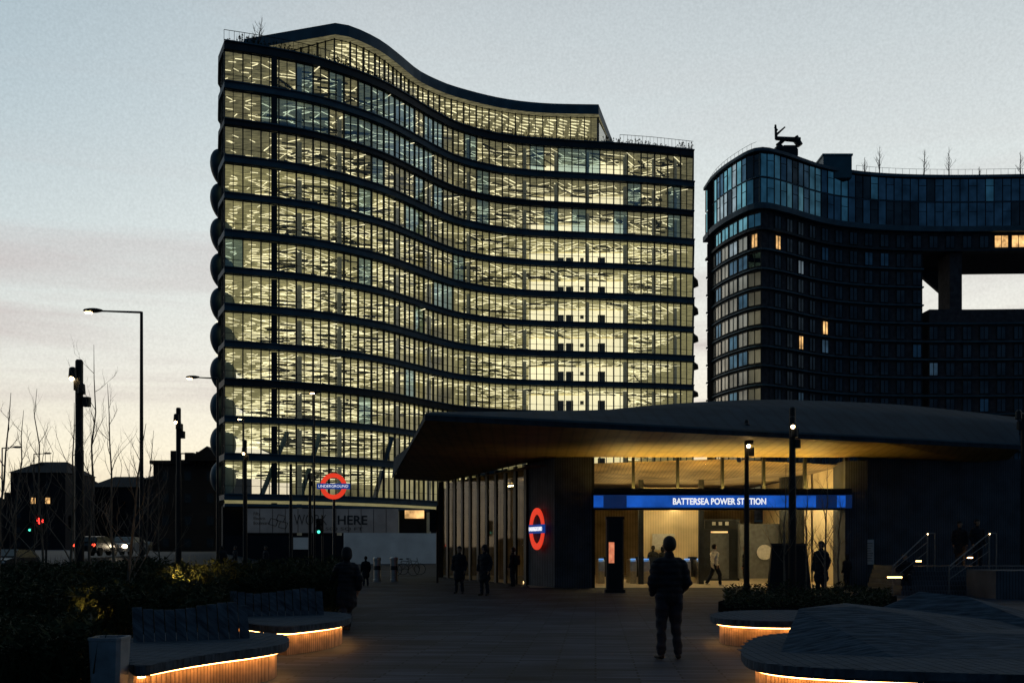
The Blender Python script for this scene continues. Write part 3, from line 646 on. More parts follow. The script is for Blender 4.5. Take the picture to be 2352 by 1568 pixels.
def machine(b_,d,h,wd,name,label,cat,scr):
    T=thing(name,label,cat,(X(b_,d),d,0)); x=X(b_,d); b=MB(); b.box((x,d,.06),(wd+.1,.5,.12)); b.prism([(x-wd/2,d-.16),(x-wd/2+.06,d-.22),(x+wd/2-.06,d-.22),(x+wd/2,d-.16),(x+wd/2,d+.2),(x-wd/2,d+.2)],.12,h-.1)
    b.box((x,d,h-.05),(wd+.04,.46,.1)); b.obj('kiosk_body',['black'],T)
    b=MB(); b.box((x-wd*.22,d-.235,1.45),(wd*.32,.02,.75)); b.obj('lit_panel',[scr],T); return T
machine(1412,38,Z(1186,38),.62,'information_totem','tall black information totem with small lit panel','totem','totem')
T=thing('a_board_sign','black freestanding sign board on plaza','sign',(X(1812,37),37,0)); x=X(1812,37)
b=MB(); b.prism([(x-.75,36.8),(x+.75,36.8),(x+.75,37.2),(x-.75,37.2)],0,1.7,scale_top=[(x-.62,36.95),(x+.62,36.95),(x+.62,37.05),(x-.62,37.05)]); b.obj('board',['black'],T); b=MB(); b.box((x,37,1.74),(1.3,.14,.08)); b.obj('top_rail',['dark'],T)
# ---------------- benches
def bench(name,label,deck,line=None,h=.45,back=.88,g='timber benches with warm lighting beneath'):
    c=(sum(p[0] for p in deck)/len(deck),sum(p[1] for p in deck)/len(deck)); T=thing(name,label,'bench',(c[0],c[1],0),g)
    cl=list(deck)
    for _ in range(3):
        q=[]
        for i in range(len(cl)):
            a,bb=cl[i],cl[(i+1)%len(cl)]; q+=[(a[0]*.75+bb[0]*.25,a[1]*.75+bb[1]*.25),(a[0]*.25+bb[0]*.75,a[1]*.25+bb[1]*.75)]
        cl=q
    def ins(k):
        a=sum(cl[i][0]*cl[(i+1)%len(cl)][1]-cl[(i+1)%len(cl)][0]*cl[i][1] for i in range(len(cl))); s=1 if a>0 else -1; o=[]
        for i in range(len(cl)):
            p,q=cl[i-1],cl[(i+1)%len(cl)]; l=math.dist(p,q)+1e-9; o.append((cl[i][0]-(q[1]-p[1])/l*k*s,cl[i][1]+(q[0]-p[0])/l*k*s))
        return o
    b=MB(); b.prism(cl,h-.08,h); b.prism(ins(.02),h-.11,h-.08); b.obj('seat',['wood'],T)
    b=MB(); b.prism(ins(.16),0,h-.11); b.obj('plinth',['wood2'],T)
    i1=ins(.08);i2=ins(.11); b=MB()
    for i in range(len(cl)):
        j=(i+1)%len(cl); z=h-.128
        b.add([(*i1[i],z),(*i1[j],z),(*i2[j],z),(*i2[i],z),(*i1[i],z+.012),(*i1[j],z+.012),(*i2[j],z+.012),(*i2[i],z+.012)],[(3,2,1,0),(0,1,5,4),(2,3,7,6)])
    b.obj('led_strip',['led'],T)
    if line:
        l=math.dist(*line); u=((line[1][0]-line[0][0])/l,(line[1][1]-line[0][1])/l); n_=(-u[1],u[0]); b=MB(); k=int(l/.13)
        for i in range(k):
            s=(i+.5)/k*l; p=(line[0][0]+u[0]*s,line[0][1]+u[1]*s); w2=.059; t_=i/k; hh=back-.04*math.sin(t_*6)-(.25*max(0,(t_-.85)/.15)**2)+U(-.006,.006); ln=.22
            vs=[]
            for z,o in((h+.004,0),(hh,ln)):
                for sx,sy in((-w2,0),(w2,0),(w2,.05),(-w2,.05)): vs.append((p[0]+u[0]*sx+n_[0]*(o+sy),p[1]+u[1]*sx+n_[1]*(o+sy),z))
            b.add(vs,[(3,2,1,0),(4,5,6,7),(0,1,5,4),(1,2,6,5),(2,3,7,6),(3,0,4,7)])
        b.obj('backrest',['wood'],T)
    b=MB(); xs=[p[0] for p in cl]; x=min(xs)+.15
    def span(xx):
        ys=[]
        for i in range(len(cl)):
            a,c_=cl[i],cl[(i+1)%len(cl)]
            if (a[0]-xx)*(c_[0]-xx)<0: ys.append(a[1]+(c_[1]-a[1])*(xx-a[0])/(c_[0]-a[0]))
        return (min(ys)+.01,max(ys)-.01) if len(ys)>1 else None
    while x<min(max(xs)-.15,7.5):
        s_2=span(x)
        if s_2: b.box((x,(s_2[0]+s_2[1])/2,h+.003),(.115,s_2[1]-s_2[0],.004))
        x+=.125
    b.obj('seat_slats',['wood'],T)
    return T
D=lambda l:[P2(a,d) for a,d in l]
bench('curved_bench','curved slatted timber bench glowing warm underneath, beside planting',D([(280,10.2),(400,11.2),(500,11.9),(600,12.5),(668,13.2),(660,14.3),(600,14.9),(450,14.8),(290,14.6)]),D([(305,13.2),(575,13.8)]))
bench('curved_bench','curved slatted timber bench with lit base beside hedge',D([(640,15.6),(720,16.3),(780,17.0),(812,18.0),(800,19.2),(700,19.8),(515,19.3),(520,17.2)]),D([(528,18.0),(745,18.5)]))
bench('round_end_bench','low timber bench with rounded end and glowing plinth',D([(1625,18.9),(1640,17.6),(1740,17.0),(1850,16.9),(1930,19.0),(1880,20),(1700,20)]))
T=bench('sculpted_bench','large sculpted bench with folded timber backrest and lit base',D([(1700,12.6),(1705,11.3),(1790,10.6),(2000,10.2),(2600,9.6),(2650,13.6),(2400,14.6),(2050,15),(1850,14.9),(1740,14.3)]))
def facet(pts,faces,par,name):
    b=MB(); b.add(pts,faces); o=b.obj(name,['wood'],par); md_=o.modifiers.new('bevel','BEVEL'); md_.width=.025; md_.segments=2; md_.limit_method='ANGLE'; md_.angle_limit=.08
z0=.456
def g3(b_,d,z): return (X(b_,d),d,z)
p=[g3(1790,12.0,z0),g3(2060,11.4,z0),g3(2560,11.0,z0),g3(2500,14.3,z0),g3(1845,14.2,z0),g3(1832,12.9,.90),g3(1960,13.0,.92),g3(2080,12.8,.84),g3(2200,12.3,.66),g3(2480,12.2,.62),g3(2450,14.0,.6),g3(1940,13.8,.92)]
facet(p,[(0,1,7,6,5),(1,2,9,8,7),(2,3,10,9),(3,4,11,10),(4,0,5,11),(5,6,11),(6,7,11),(7,8,10,11),(8,9,10)],T,'folded_backrest')
p=[g3(2000,13.9,.80),g3(2480,13.0,.5),g3(2560,14.8,.3),g3(2060,14.9,.3),g3(2112,14.3,1.06),g3(2220,14.1,.98),g3(2480,13.9,.62)]
facet(p,[(0,1,6,5,4),(1,2,6),(2,3,4,5,6),(3,0,4)],T,'folded_backrest')
pt=thing('low_planter','dark low planter wall with shrubs around lamp mast','planter',(X(1800,26),26,0))
pl=D([(1650,27),(1670,24),(1850,23),(2050,24),(2060,30),(1700,30)])
b=MB(); b.prism(pl,0,.25,0); b.obj('planter_wall',['soil'],pt)
def scatter(name,mats,par,n,fn,hf,size,**kw):
    b=MB()
    for i in range(n):
        x,y=fn(); h=hf(x,y); z=h*(1-R()**1.7*.95); a=U(0,6.28); s=size*U(.5,1.5); dx,dy=math.cos(a)*s,math.sin(a)*s; lz=U(-.2,1.2)*s
        b.poly([(x-dy*.25,y+dx*.25,z),(x+dx*.5,y+dy*.5,z+lz*.3),(x+dx,y+dy,z+lz),(x-dx*.1+dy*.25,y-dx*.25,z+lz*.4)])
    return b.obj(name,mats,par,**kw)
def rp1():
    d=U(23.6,29.5); return P2(U(1665,2045),d)
scatter('shrubs',['leaf'],pt,9000,rp1,lambda x,y:.38+.3*max(0,noise.noise(Vector((x*.9,y*.9,0)))+.45),.07,kind='stuff')
sr=thing('entrance_steps','dark stone steps rising beside station wall','steps',(17,37,0))
b=MB()
for i in range(6): b.box((17.4+i*.16,37.4+i*.32,.08+i*.16),(9.0,3.6-i*.01,.158))
b.box((19.5,34.2,.45),(9,2.2,.9)); b.obj('stair_flight',['flute'],sr)
for bb_,yy,dd in((2055,1325,32.9),(2110,1288,38),(2228,1280,39)):
    b=MB(); b.box((X(bb_,dd),dd,Z(yy,dd)),(.45 if dd<33 else .2,.04,.035)); b.obj('step_light',['led'],sr)
for b0,b1 in((2050,2130),(2180,2272)):
    T=thing('handrail','slim metal handrail beside the entrance steps','handrail',(X(b1,37),37,0),'handrails at the steps'); b=MB()
    a=(X(b0,35),35,Z(1300,35));c=(X(b1,37),37,Z(1224,37)); b.tube(a,c,.022,.022,6); b.tube(c,(c[0]+.3,37.1,c[2]),.022,.022,6); b.tube((c[0],c[1],c[2]),(c[0],c[1],.2),.022,.022,6); b.tube(a,(a[0],a[1],.1),.022,.022,6); b.tube((c[0]+.3,37.1,c[2]),(c[0]+.3,37.1,.2),.018,.018,6)
    for q in(.35,.7): b.tube((a[0],a[1],a[2]-.9*q+.2),(c[0],c[1],c[2]-.9*q),.012,.012,5)
    b.obj('rail',['rail'],T)
    b=MB(); b.ball((c[0],c[1]-.04,c[2]-.03),.018,6); b.obj('rail_light',['bulb'],T)
# ---------------- planting bed
bed=thing('planting_bed','dense dark shrub bed behind timber benches','planting bed',(-8,20,0))
b=MB(); b.prism(D([(-300,9.0),(215,10.5),(240,15.2),(515,20.2),(785,20.6),(770,31),(-300,34)]),0,.12); b.obj('soil',['soil'],bed)
def rp2():
    b_=U(-250,778); dm=10.5 if b_<215 else (15.4 if b_<520 else 20.2); d=dm+(31-dm)*R()**1.5
    return P2(b_,d)
def hh(x,y):
    d=y; base=.95+.3*noise.noise(Vector((x*.5,y*.4,2)))+.2*noise.noise(Vector((x*1.7,y*1.7,5))); return min(1.36,max(.35,base*(.72 if d<15 else 1)*(1.2 if d>19 else 1)))
scatter('shrubs',['leaf'],bed,56000,rp2,hh,.085,kind='stuff')
b=MB()
for i in range(10000):
    x,y=rp2(); h=hh(x,y)*U(.85,1.18); a=U(0,6.28); k=U(.1,.3); b.poly([(x-.012,y,h*.4),(x+.012,y,h*.4),(x+math.cos(a)*k,y+math.sin(a)*k,h)])
b.obj('tall_grass',['leaf'],bed,kind='stuff')
for b_,d,z,e in((245,16.3,.50,150),(437,20.6,1.0,190)):
    T=thing('garden_uplight','small garden spotlight shining into the shrubs','spotlight',(X(b_,d),d,.1)); b=MB(); b.tube((X(b_,d),d,.1),(X(b_,d),d,z-.1),.02,.02,6); b.tube((X(b_,d),d,z-.12),(X(b_,d),d+.05,z),.04,.05,8); b.obj('fixture',['black'],T)
    l=bpy.data.lights.new('uplight_lamp','SPOT'); l.energy=e; l.color=(1,.56,.12); l.spot_size=1.5; l.spot_blend=1; l.shadow_soft_size=.04; lo=bpy.data.objects.new('uplight_lamp',l); COL.objects.link(lo); lo.location=(X(b_,d),d-.9,z+.10); lo.rotation_euler=Vector((0,.9,.12)).to_track_quat('-Z','Y').to_euler()
T=thing('litter_bin','tapered grey galvanised litter bin beside bench','bin',(X(252,10.6),10.6,0)); x=X(252,10.6)
def sq(r,n=.035): return [(x-r,10.6-r+n),(x-r+n,10.6-r),(x+r-n,10.6-r),(x+r,10.6-r+n),(x+r,10.6+r-n),(x+r-n,10.6+r),(x-r+n,10.6+r),(x-r,10.6+r-n)]
b=MB(); b.prism(sq(.135),0,.72,scale_top=sq(.162)); b.obj('bin_body',['galv'],T)
b=MB()
o_,i_=sq(.168),sq(.145)
for k in range(8):
    j=(k+1)%8; b.add([(*o_[k],.722),(*o_[j],.722),(*o_[j],.75),(*o_[k],.75),(*i_[k],.75),(*i_[j],.75),(*i_[j],.722),(*i_[k],.722)],[(0,1,2,3),(3,2,5,4),(4,5,6,7)])
b.obj('bin_rim',['galv'],T)
# ---------------- masts and lamps
def mast(b_,top,d,lamps,r=.13,z0=0):
    x=X(b_,d); h=Z(top,d); T=thing('lamp_mast','thick dark lamp mast carrying clustered spotlights','lamp post',(x,d,z0),'dark lamp masts on the plaza'); b=MB()
    b.lathe((x,d,z0),[(r*1.25,0),(r*1.25,.3),(r,.35),(r*.92,h*.62-z0),(r*.8,h*.63-z0),(r*.8,h-.05-z0),(r*.6,h-z0)],12); b.obj('mast_pole',['black'],T)
    for (lb,lh,on) in lamps:
        lx=X(lb,d); lz=Z(lh,d); b=MB(); b.lathe((lx,d-.16,lz),[(.05,.32),(.11,.28),(.13,0),(.12,-.02)][::-1],10); b.tube((lx,d-.16,lz+.2),(x,d,lz+.2),.04,.04,6); b.box((lx+.12,d-.05,lz-.25),(.2,.2,.3)); b.obj('spotlight_head',['black'],T)
        if on: b=MB(); b.ball((lx,d-.24,lz-.05),.07,8); b.obj('lamp_lens',['bulb'],T)
mast(182,826,33,[(172,868,1),(192,905,0)],.15); mast(410,936,44.5,[(408,968,1),(413,985,0)]); mast(563,1010,58,[(562,1040,1)])
mast(1715,964,38,[(1714,993,1),(1716,1022,1)],.1); mast(1820,935,36,[(1817,978,1),(1822,1003,0)],.14)
mast(668,1065,70,[],.12); mast(712,1085,60,[(711,1100,0)],.1); mast(2350,952,40,[(2335,962,0)],.10)
T=thing('security_camera','pale dome security camera on short bracket','camera',(X(1700,37.6),37.6,Z(1055,37.6))); b=MB(); c=(X(1698,37.6),37.6,Z(1056,37.6)); b.ball(c,.10,10); b.obj('camera_dome',['steel'],T,smooth=True); b=MB(); b.tube(c,(X(1714,38),38,c[2]+.1),.03,.03,6); b.obj('camera_bracket',['dark'],T)
def streetlamp(b_,top,d,arm,z0=0,m_on=True,r=.07):
    x=X(b_,d);h=Z(top,d); T=thing('street_lamp','tall street lamp with side arm and flat lantern','street lamp',(x,d,z0),'street lamps along the road'); b=MB()
    b.tube((x,d,z0),(x,d,z0+1.2),r*1.5,r*1.4,10); b.tube((x,d,z0+1.2),(x,d,h),r*1.1,r*.75,10); b.obj('lamp_pole',['black'],T)
    ax=X(b_+arm,d); s=1 if arm>0 else -1; b=MB(); b.tube((x,d,h-.02),(ax-s*.35,d,h+.03),.04,.03,8); b.obj('lamp_arm',['black'],T)
    b=MB(); b.ball((ax-s*.1,d,h+.05),.36,12,0,(1,.5,.22)); b.obj('lantern',['black'],T)
    if m_on: b=MB(); b.box((ax+s*.05,d-.02,h-.035),(.22,.16,.03)); b.obj('lamp_lens',['bulb'],T)
streetlamp(325,716,37,-118); streetlamp(500,868,52,-62,gz(X(500,52),52)); streetlamp(722,902,56,-2,0,True,.05); streetlamp(5,1028,75,38,1,False,.06); streetlamp(78,1042,90,34,1,False,.06); streetlamp(560,962,80,-8,0,True,.05)
def tlight(b_,h,d,on,z0=0):
    x=X(b_,d); z=Z(h,d); T=thing('traffic_light','black traffic light on pole beside crossing','traffic light',(x,d,z0),'traffic lights at the junction'); b=MB(); b.tube((x+.18,d+.1,z0),(x+.18,d+.1,z+.7),.055,.055,8); b.obj('pole',['black'],T)
    b=MB(); b.box((x,d,z),(.32,.2,1.0))
    for k in(-.3,0,.3): b.tube((x,d-.1,z+k),(x,d-.26,z+k),.15,.15,10,cap=False)
    rl_=.15 if on[0]=='tred' else .09
    b.obj('signal_head',['black'],T); b=MB(); b.tube((x,d-.10,z+on[1]),(x,d-.15,z+on[1]),rl_,rl_,12); b.obj('signal_lens',[on[0]],T)
tlight(95,1203,50,('tred',.15),.3); tlight(70,1210,75,('tgreen',-.2),1); tlight(733,1210,62,('tgreen',-.28)); tlight(995,1195,48,('black',0)); tlight(165,1200,70,('black',0),1)
for b_ in(866,905):
    x=X(b_,50); T=thing('bollard','pale metal bollard with ribbed sleeve on plaza','bollard',(x,50,0),'metal bollards'); b=MB(); b.lathe((x,50,0),[(.19,0),(.19,.1),(.17,.12),(.17,.98),(.19,1.0),(.19,1.12),(.15,1.16)],14); b.obj('bollard_post',['steel'],T); b=MB(); b.lathe((x,50,.55),[(.174,0),(.176,.1),(.174,.2)],14); b.obj('bollard_band',['dark'],T)
def bike(x,y):
    T=thing('bicycle','dark bicycle parked near hoarding','bicycle',(x,y,0),'parked bicycles')
    for dx in(-.5,.5):
        b=MB()
        for i in range(16):
            a=i/16*6.283;c=(i+1)/16*6.283; b.tube((x+dx+.33*math.cos(a),y,.34+.33*math.sin(a)),(x+dx+.33*math.cos(c),y,.34+.33*math.sin(c)),.02,.02,4)
        b.obj('wheel',['tyre'],T)
    b=MB(); q=[(-.5,.34),(-.12,.34),(.33,.8),(-.2,.85),(-.12,.34)]
    for p_,c in zip(q[:-1],q[1:]): b.tube((x+p_[0],y,p_[1]),(x+c[0],y,c[1]),.018,.018,5)
    b.tube((x+.5,y,.34),(x+.33,y,.95),.018,.018,5); b.tube((x-.5,y,.34),(x-.2,y,.85),.015,.015,5); b.obj('bike_frame',['dark'],T)
    b=MB(); b.tube((x+.33,y-.25,.98),(x+.33,y+.25,.98),.015,.015,5); b.obj('handlebar',['black'],T); b=MB(); b.ball((x-.22,y,.95),.1,8,0,(1.2,.6,.4)); b.obj('saddle',['black'],T)
bike(X(930,60),60); bike(X(945,62),62)
# ---------------- cars
def car(b_,d,face,paint,z0,lamps):
    x=X(b_,d); T=thing('car','%s hatchback car on road with lamps on'%('dark' if paint=='paint' else 'pale'),'car',(x,d,z0),'cars on the road')
    f=face
    def Q(lx,ly,lz): return (x+lx,d+ly*f,z0+lz)
    pr=[(-2.05,.35),(-2.1,.75),(-1.9,.95),(-1.45,1.38),(.25,1.42),(1.0,.98),(1.9,.85),(2.1,.6),(2.08,.3)]
    b=MB(); n=len(pr)
    def ring(w): return [Q(w*(1 if p[1]<1.1 else .8),p[0],p[1]) for p in pr]
    vs=ring(-.88)+ring(.88); b.add(vs,[tuple(range(n)),tuple(range(2*n-1,n-1,-1))]+[(i,i+n,(i+1)%n+n,(i+1)%n) for i in range(n)]); b.obj('car_body',[paint],T)
    b=MB()
    b.add([Q(-.70,.33,1.38),Q(.70,.33,1.38),Q(.8,.95,1.03),Q(-.8,.95,1.03)],[(0,1,2,3)]); b.v=[(a,c+.03*f,e+.02) for a,c,e in b.v]; b.obj('windscreen',['cglass'],T)
    b=MB(); b.add([Q(-.70,-1.5,1.36),Q(.70,-1.5,1.36),Q(.8,-1.9,1.0),Q(-.8,-1.9,1.0)],[(0,1,2,3)]); b.v=[(a,c-.03*f,e+.02) for a,c,e in b.v]; b.obj('rear_window',['cglass'],T)
    for sx in(-.82,.82):
        for sy in(-1.3,1.35):
            b=MB(); b.tube(Q(sx-.1,sy,.32),Q(sx+.1,sy,.32),.32,.32,16); b.obj('wheel',['tyre'],T)
        b=MB(); b.ball(Q(sx*.82,2.08,.70),.15,8,0,(1.3,.6,.8)); b.obj('headlight',['head' if lamps else 'steel'],T)
        b=MB(); b.ball(Q(sx*.85,-2.07,.78),.12,8,0,(1.1,.5,1)); b.obj('tail_light',['tail'],T)
car(290,80,-1,'paintw',1.0,True); car(220,76,1,'paint',1.0,False); car(18,58,-1,'paint',gz(-28,58),False); car(250,125,-1,'paint',1,True); car(335,150,-1,'paintw',1,True); car(215,115,1,'paint',1,False)
# ---------------- skyline
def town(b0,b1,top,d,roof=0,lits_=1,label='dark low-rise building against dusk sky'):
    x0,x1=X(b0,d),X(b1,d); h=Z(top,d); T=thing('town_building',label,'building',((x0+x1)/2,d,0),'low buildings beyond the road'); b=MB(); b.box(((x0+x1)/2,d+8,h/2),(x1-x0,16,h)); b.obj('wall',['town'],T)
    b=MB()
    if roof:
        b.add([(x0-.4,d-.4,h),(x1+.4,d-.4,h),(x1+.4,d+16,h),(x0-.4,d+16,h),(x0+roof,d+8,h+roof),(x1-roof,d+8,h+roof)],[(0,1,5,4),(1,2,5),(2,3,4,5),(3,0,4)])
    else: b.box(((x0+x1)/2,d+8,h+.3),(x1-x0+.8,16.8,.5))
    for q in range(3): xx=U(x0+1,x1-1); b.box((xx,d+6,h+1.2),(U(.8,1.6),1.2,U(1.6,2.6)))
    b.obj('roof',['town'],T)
    for i in range(int((x1-x0)/3.2)):
        for j in range(int(h/3.3)):
            z=2.2+j*3.2
            if z>h-1.5: continue
            b=MB(); b.box((x0+1.8+i*3.2,d-.03,z),(1.0,.06,1.3)); b.obj('window',['orange' if R()<.02*lits_ else 'cglass'],T)
town(-60,22,1150,260); town(24,150,1085,230,3,1); town(150,215,1125,280,3); town(205,330,1118,250,3,1); town(330,415,1100,200,2,1); town(352,512,1066,150,0,0,'dark flat-roofed riverside building with rooftop letters')
bb=thing('gabled_pavilion','dark pavilion roof with pointed gable on top of building','building',(X(470,148),152,Z(1066,150)+.6))
b=MB(); x0,x1=X(436,150),X(520,150); h=Z(1060,150); zt_=Z(1027,150); xm=X(485,150)
b.add([(x0,148,h),(x1,148,h),(xm,148,zt_),(x0,158,h),(x1,158,h),(xm,158,zt_)],[(0,1,2),(5,4,3),(0,2,5,3),(1,4,5,2),(0,3,4,1)]); b.obj('roof',['town'],bb)
for q in range(6): b=MB(); xx=x0+1+(x1-x0-2)*q/5; b.tube((xx,149,h-.6),(xx,149,h+.1),.15,.15,6); b.obj('pavilion_post',['town'],bb)
rs=thing('rooftop_letters','dark standing letters on flat roof edge','sign',(X(400,149),149,Z(1066,150)+.6)); text('ETTE',2.6,1.0,(X(398,149),149.5,Z(1066,150)+.6),(1,0,0),'town',rs,'lettering',.02)
b=MB(); b.box((X(419,149),149.7,Z(1066,150)+.6),(2.9,.15,.08)); b.obj('letter_rail',['town'],rs)
# ---------------- people
def caps(b,p0,p1,r0,r1,flat=1,n=12):
    p0=Vector(p0);p1=Vector(p1); d=p1-p0; L_=d.length; d=d.normalized() if L_>1e-5 else Vector((0,0,1))
    side=Vector((1,0,0)) if abs(d.x)<.9 else Vector((0,0,1)); s2=(side-d*side.dot(d)).normalized(); f2=d.cross(s2)
    rings=[]
    for k in range(1,4): a=math.pi/2*k/4; rings.append((p0-d*r0*math.cos(a)*(flat if flat<1 else 1),r0*math.sin(a)))
    rings+=[(p0,r0),(p1,r1)]
    for k in range(3,0,-1): a=math.pi/2*k/4; rings.append((p1+d*r1*math.cos(a)*(flat if flat<1 else 1),r1*math.sin(a)))
    vs=[];fs=[]
    for c,r in rings:
        for i in range(n): t=2*math.pi*i/n; vs.append(c+s2*math.cos(t)*r+f2*math.sin(t)*r*flat)
    m=len(rings)
    for k in range(m-1):
        for i in range(n): j=(i+1)%n; fs.append((k*n+i,k*n+j,(k+1)*n+j,(k+1)*n+i))
    fs+=[tuple(range(n-1,-1,-1)),tuple(range((m-1)*n,m*n))]; b.add(vs,fs)
def person(b_,d,h,face,pose,label,top='jblack',leg='jnavy',shoe='shoe',z0=0,coat=False,hood=False,bag=None,vox=.014,bulk=1.08):
    x,y=X(b_,d),d; T=thing('person',label,'person',(x,y,z0)); pr=[]
    def A_(p0,p1,r0,r1,fl,l):
        q=bulk if l==0 else (1+(bulk-1)*.8 if l==1 else 1); pr.append((Vector(p0),Vector(p1),r0*q,r1*q,fl,l))
    sit=pose=='sit'; dz=-.45 if sit else 0
    A_((0,0,1.02+dz),(0,-.01,1.34+dz),.172,.188,.68,0); A_((-.14,0,1.395+dz),(.14,0,1.395+dz),.078,.078,.9,0); A_((0,0,.90+dz),(0,0,1.02+dz),.165,.178,.7,0)
    A_((0,.0,1.43+dz),(0,.0,1.50+dz),.075,.068,1,0)
    A_((0,.0,1.45+dz),(0,.01,1.56+dz),.056,.052,1,0 if hood else 3)
    A_((0,-.01,1.655+dz),(0,.0,1.68+dz),.088,.09,1.08,3); A_((0,.035,1.58+dz),(0,.03,1.61+dz),.058,.065,1,3); A_((0,.105,1.635+dz),(0,.095,1.66+dz),.014,.01,1,3)
    for s in(-1,1): A_((s*.09,0,1.63+dz),(s*.092,0,1.66+dz),.018,.018,.6,3)
    A_((-.02,.088,1.595+dz),(.02,.088,1.595+dz),.011,.011,1,3)
    if hood: A_((0,-.03,1.62+dz),(0,-.02,1.70+dz),.11,.105,1,0)
    if coat: A_((0,0,1.0),(0,-.01,.62),.17,.215,.75,0)
    for s in(-1,1):
        if pose in('stand','bagstand'): K_=(s*.105,.02,.5);An=(s*.12,-.01,.1)
        elif pose=='pockets': K_=(s*.108,.03,.5);An=(s*.125,-.02,.1)
        elif pose=='walk': K_=(s*.09,.14*s+.06,.52);An=(s*.09,.26*s-.04,.11 if s>0 else .16)
        elif sit: K_=(s*.12,.42,.5);An=(s*.12,.45,.1)
        hip=(s*.09,0,.90+dz)
        A_(hip,K_,.104,.074,1,1); A_(K_,(An[0],An[1],An[2]+.02),.073,.060,1,1); A_((An[0],An[1]-.03,An[2]-.05),(An[0]+s*.03,An[1]+.15,An[2]-.06),.045,.038,.9,2)
        sh=(s*.19,0,1.365+dz)
        if pose=='pockets': E=(s*(.265 if s>0 else .255),-.02,1.12);H_=(s*.215,.13,.985 if s>0 else .96)
        elif pose=='walk': E=(s*.26,-.12*s,1.13);H_=(s*.25,-.17*s+.12,.93)
        elif sit: E=(s*.27,.08,.72);H_=(s*.14,.3,.60)
        else: E=(s*.25,-.03,1.12);H_=(s*.24,.08,.90)
        A_(sh,E,.078,.068,1,0); A_(E,H_,.068,.054,1,0)
        if pose!='pockets':
            v_=(Vector(H_)-Vector(E)).normalized(); hb_=Vector(H_)+v_*.06; A_(Vector(H_)+v_*.03,hb_+v_*.02,.032,.036,.6,3)
            sd=Vector((0,1,0)) if abs(v_.y)<.8 else Vector((1,0,0)); sd=(sd-v_*sd.dot(v_)).normalized(); inn_=Vector((-s,0,0))
            for f in range(4):
                o=hb_+sd*(f-1.5)*.021+v_*.04; ln=(.06,.075,.07,.055)[f]; A_(o,o+v_*ln*.55,.0105,.010,1,3); A_(o+v_*ln*.55,o+v_*ln+inn_*.02,.010,.009,1,3)
            o=hb_+sd*.035-v_*.01; A_(o,o+sd*.03+v_*.035,.012,.010,1,3)
    b=MB(); k=h/1.76
    for p0,p1,r0,r1,fl,l in pr: caps(b,p0,p1,r0,r1,fl)
    me=bpy.data.meshes.new('person_tmp'); me.from_pydata(b.v,[],b.f); o=bpy.data.objects.new('person_tmp',me); COL.objects.link(o)
    md=o.modifiers.new('r','REMESH'); md.mode='VOXEL'; md.voxel_size=vox; md.use_smooth_shade=True
    s_m=o.modifiers.new('s','SMOOTH'); s_m.iterations=3; s_m.factor=.5
    bpy.context.view_layer.update(); me2=bpy.data.meshes.new_from_object(o.evaluated_get(bpy.context.evaluated_depsgraph_get())); bpy.data.objects.remove(o)
    nv=len(me2.vertices); cv=np.zeros(nv*3); me2.vertices.foreach_get('co',cv); cv=cv.reshape(-1,3); nm=np.zeros(nv*3); me2.vertices.foreach_get('normal',nm); nm=nm.reshape(-1,3)
    am=.012*np.sin(cv[:,0]*9+cv[:,2]*21+3*np.sin(cv[:,1]*8))*np.sin(cv[:,2]*13+cv[:,0]*6)+np.where(cv[:,2]>.95+dz,.005,.002)*np.sin(cv[:,2]*70)
    am=np.where((cv[:,2]<1.42+dz)&(cv[:,2]>.14),am,0); cv=cv+nm*am[:,None]; me2.vertices.foreach_set('co',cv.ravel())
    nf=len(me2.polygons); ct=np.zeros(nf*3); me2.polygons.foreach_get('center',ct); ct=ct.reshape(-1,3); best=np.full(nf,9.);lab=np.zeros(nf,int)
    for p0,p1,r0,r1,fl,l in pr:
        a=np.array(p0);dd=np.array(p1)-a; t_=np.clip(((ct-a)@dd)/max(1e-9,dd@dd),0,1); ds=np.linalg.norm(ct-a-t_[:,None]*dd,axis=1)-(r0+(r1-r0)*t_)*(fl*.5+.5)
        m_=ds<best; best[m_]=ds[m_]; lab[m_]=l
    me2.materials.clear()
    for q in(top,leg,shoe,'skin'): me2.materials.append(M[q])
    me2.polygons.foreach_set('material_index',lab.astype(np.int32)); me2.update(); me2.name='body'
    ob_=bpy.data.objects.new('body',me2); COL.objects.link(ob_); ob_.parent=T['o']
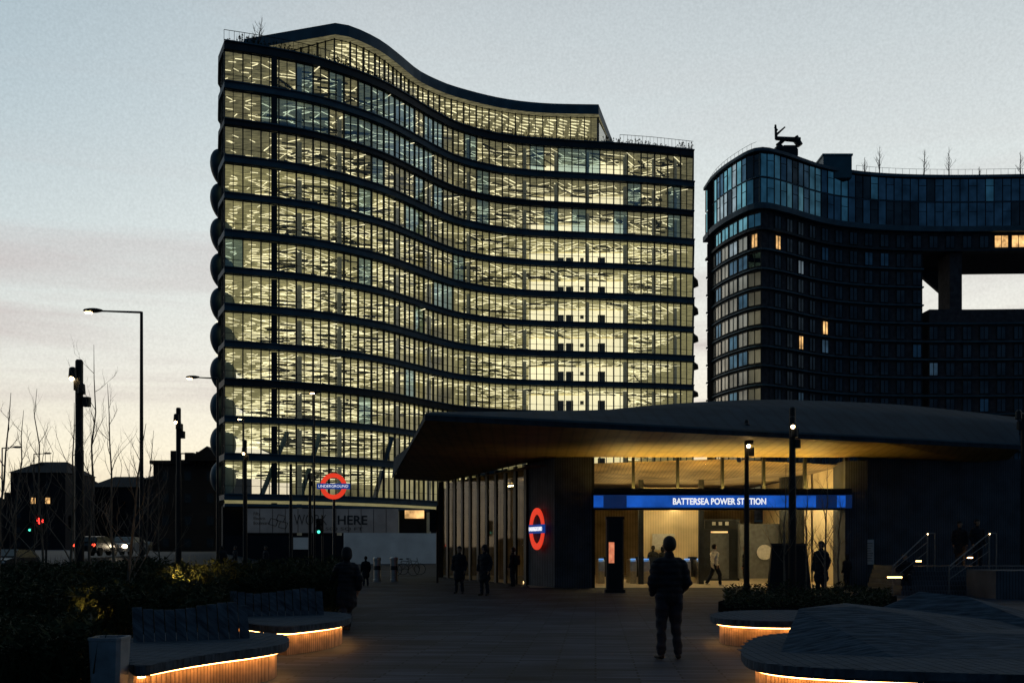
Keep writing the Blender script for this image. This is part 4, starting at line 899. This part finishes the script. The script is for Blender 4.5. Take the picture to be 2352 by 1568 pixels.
    if not hood:
        hb2=MB(); caps(hb2,(0,-.025,1.655+dz),(0,-.012,1.70+dz),.097,.094,1.08,14)
        ho=hb2.obj('hair',['hair'],None,smooth=True); ho.parent=T['o']
    if bag:
        bb2=MB(); bb2.box((0,-.2,1.2),(.3,.16,.42)); bb2.box((0,-.29,1.12),(.22,.06,.22))
        for s in(-1,1): bb2.tube((s*.1,-.13,1.38),(s*.1,.1,1.42),.02,.02,5)
        bo=bb2.obj('backpack',['black'],None); bo.parent=T['o']
    T['o'].rotation_euler=(0,0,face); T['o'].scale=(k,k,k); return T
person(1537,15.4,1.79,.15,'pockets','standing person seen from behind, dark puffer jacket, hands in pockets',vox=.010,bulk=1.12)
person(1055,37,1.66,2.9,'stand','person in dark winter coat standing on plaza',coat=True)
person(1113,35.5,1.70,2.6,'stand','person in long dark coat walking past station',coat=True,hood=True)
person(1178,43.6,1.62,1.2,'bagstand','person in dark clothes with backpack by glass wall',bag=True)
person(796,20.3,1.62,.4,'walk','person in dark coat and pale hat beside bench',coat=True,hood=True)
person(840,44,1.25,.3,'stand','child in dark coat standing near bollards',coat=True)
person(1641,43.6,1.76,-1.2,'walk','person in pale hooded jacket walking through station hall','jgrey','jnavy','wshoe',bulk=1.15)
person(1886,34,1.82,2.2,'stand','tall person in dark padded coat by entrance',coat=True,bulk=1.2)
person(1945,40.6,1.36,.5,'stand','child in dark hooded coat near entrance',hood=True)
person(2205,39.3,1.72,2.8,'stand','person in dark coat on entrance steps',z0=.88,coat=True)
person(2245,38.6,1.78,3.3,'stand','person in dark jacket standing on steps',z0=.88)
person(2078,36.5,1.7,2.9,'sit','seated person in dark jacket on station steps',z0=.15)
person(1500,50,1.7,.2,'stand','person in dark coat beyond ticket gates')
person(1522,50.5,1.65,.4,'walk','person in dark coat walking beyond ticket gates',hood=True)
person(1712,43,1.7,1.4,'stand','person in dark jacket beside hall entrance')
person(510,64,1.7,.3,'walk','distant pedestrian in dark coat near road'); person(540,66,1.7,2.3,'walk','distant pedestrian in dark coat near road',coat=True); person(610,62,1.7,2.3,'stand','distant pedestrian in dark coat near road',coat=True)
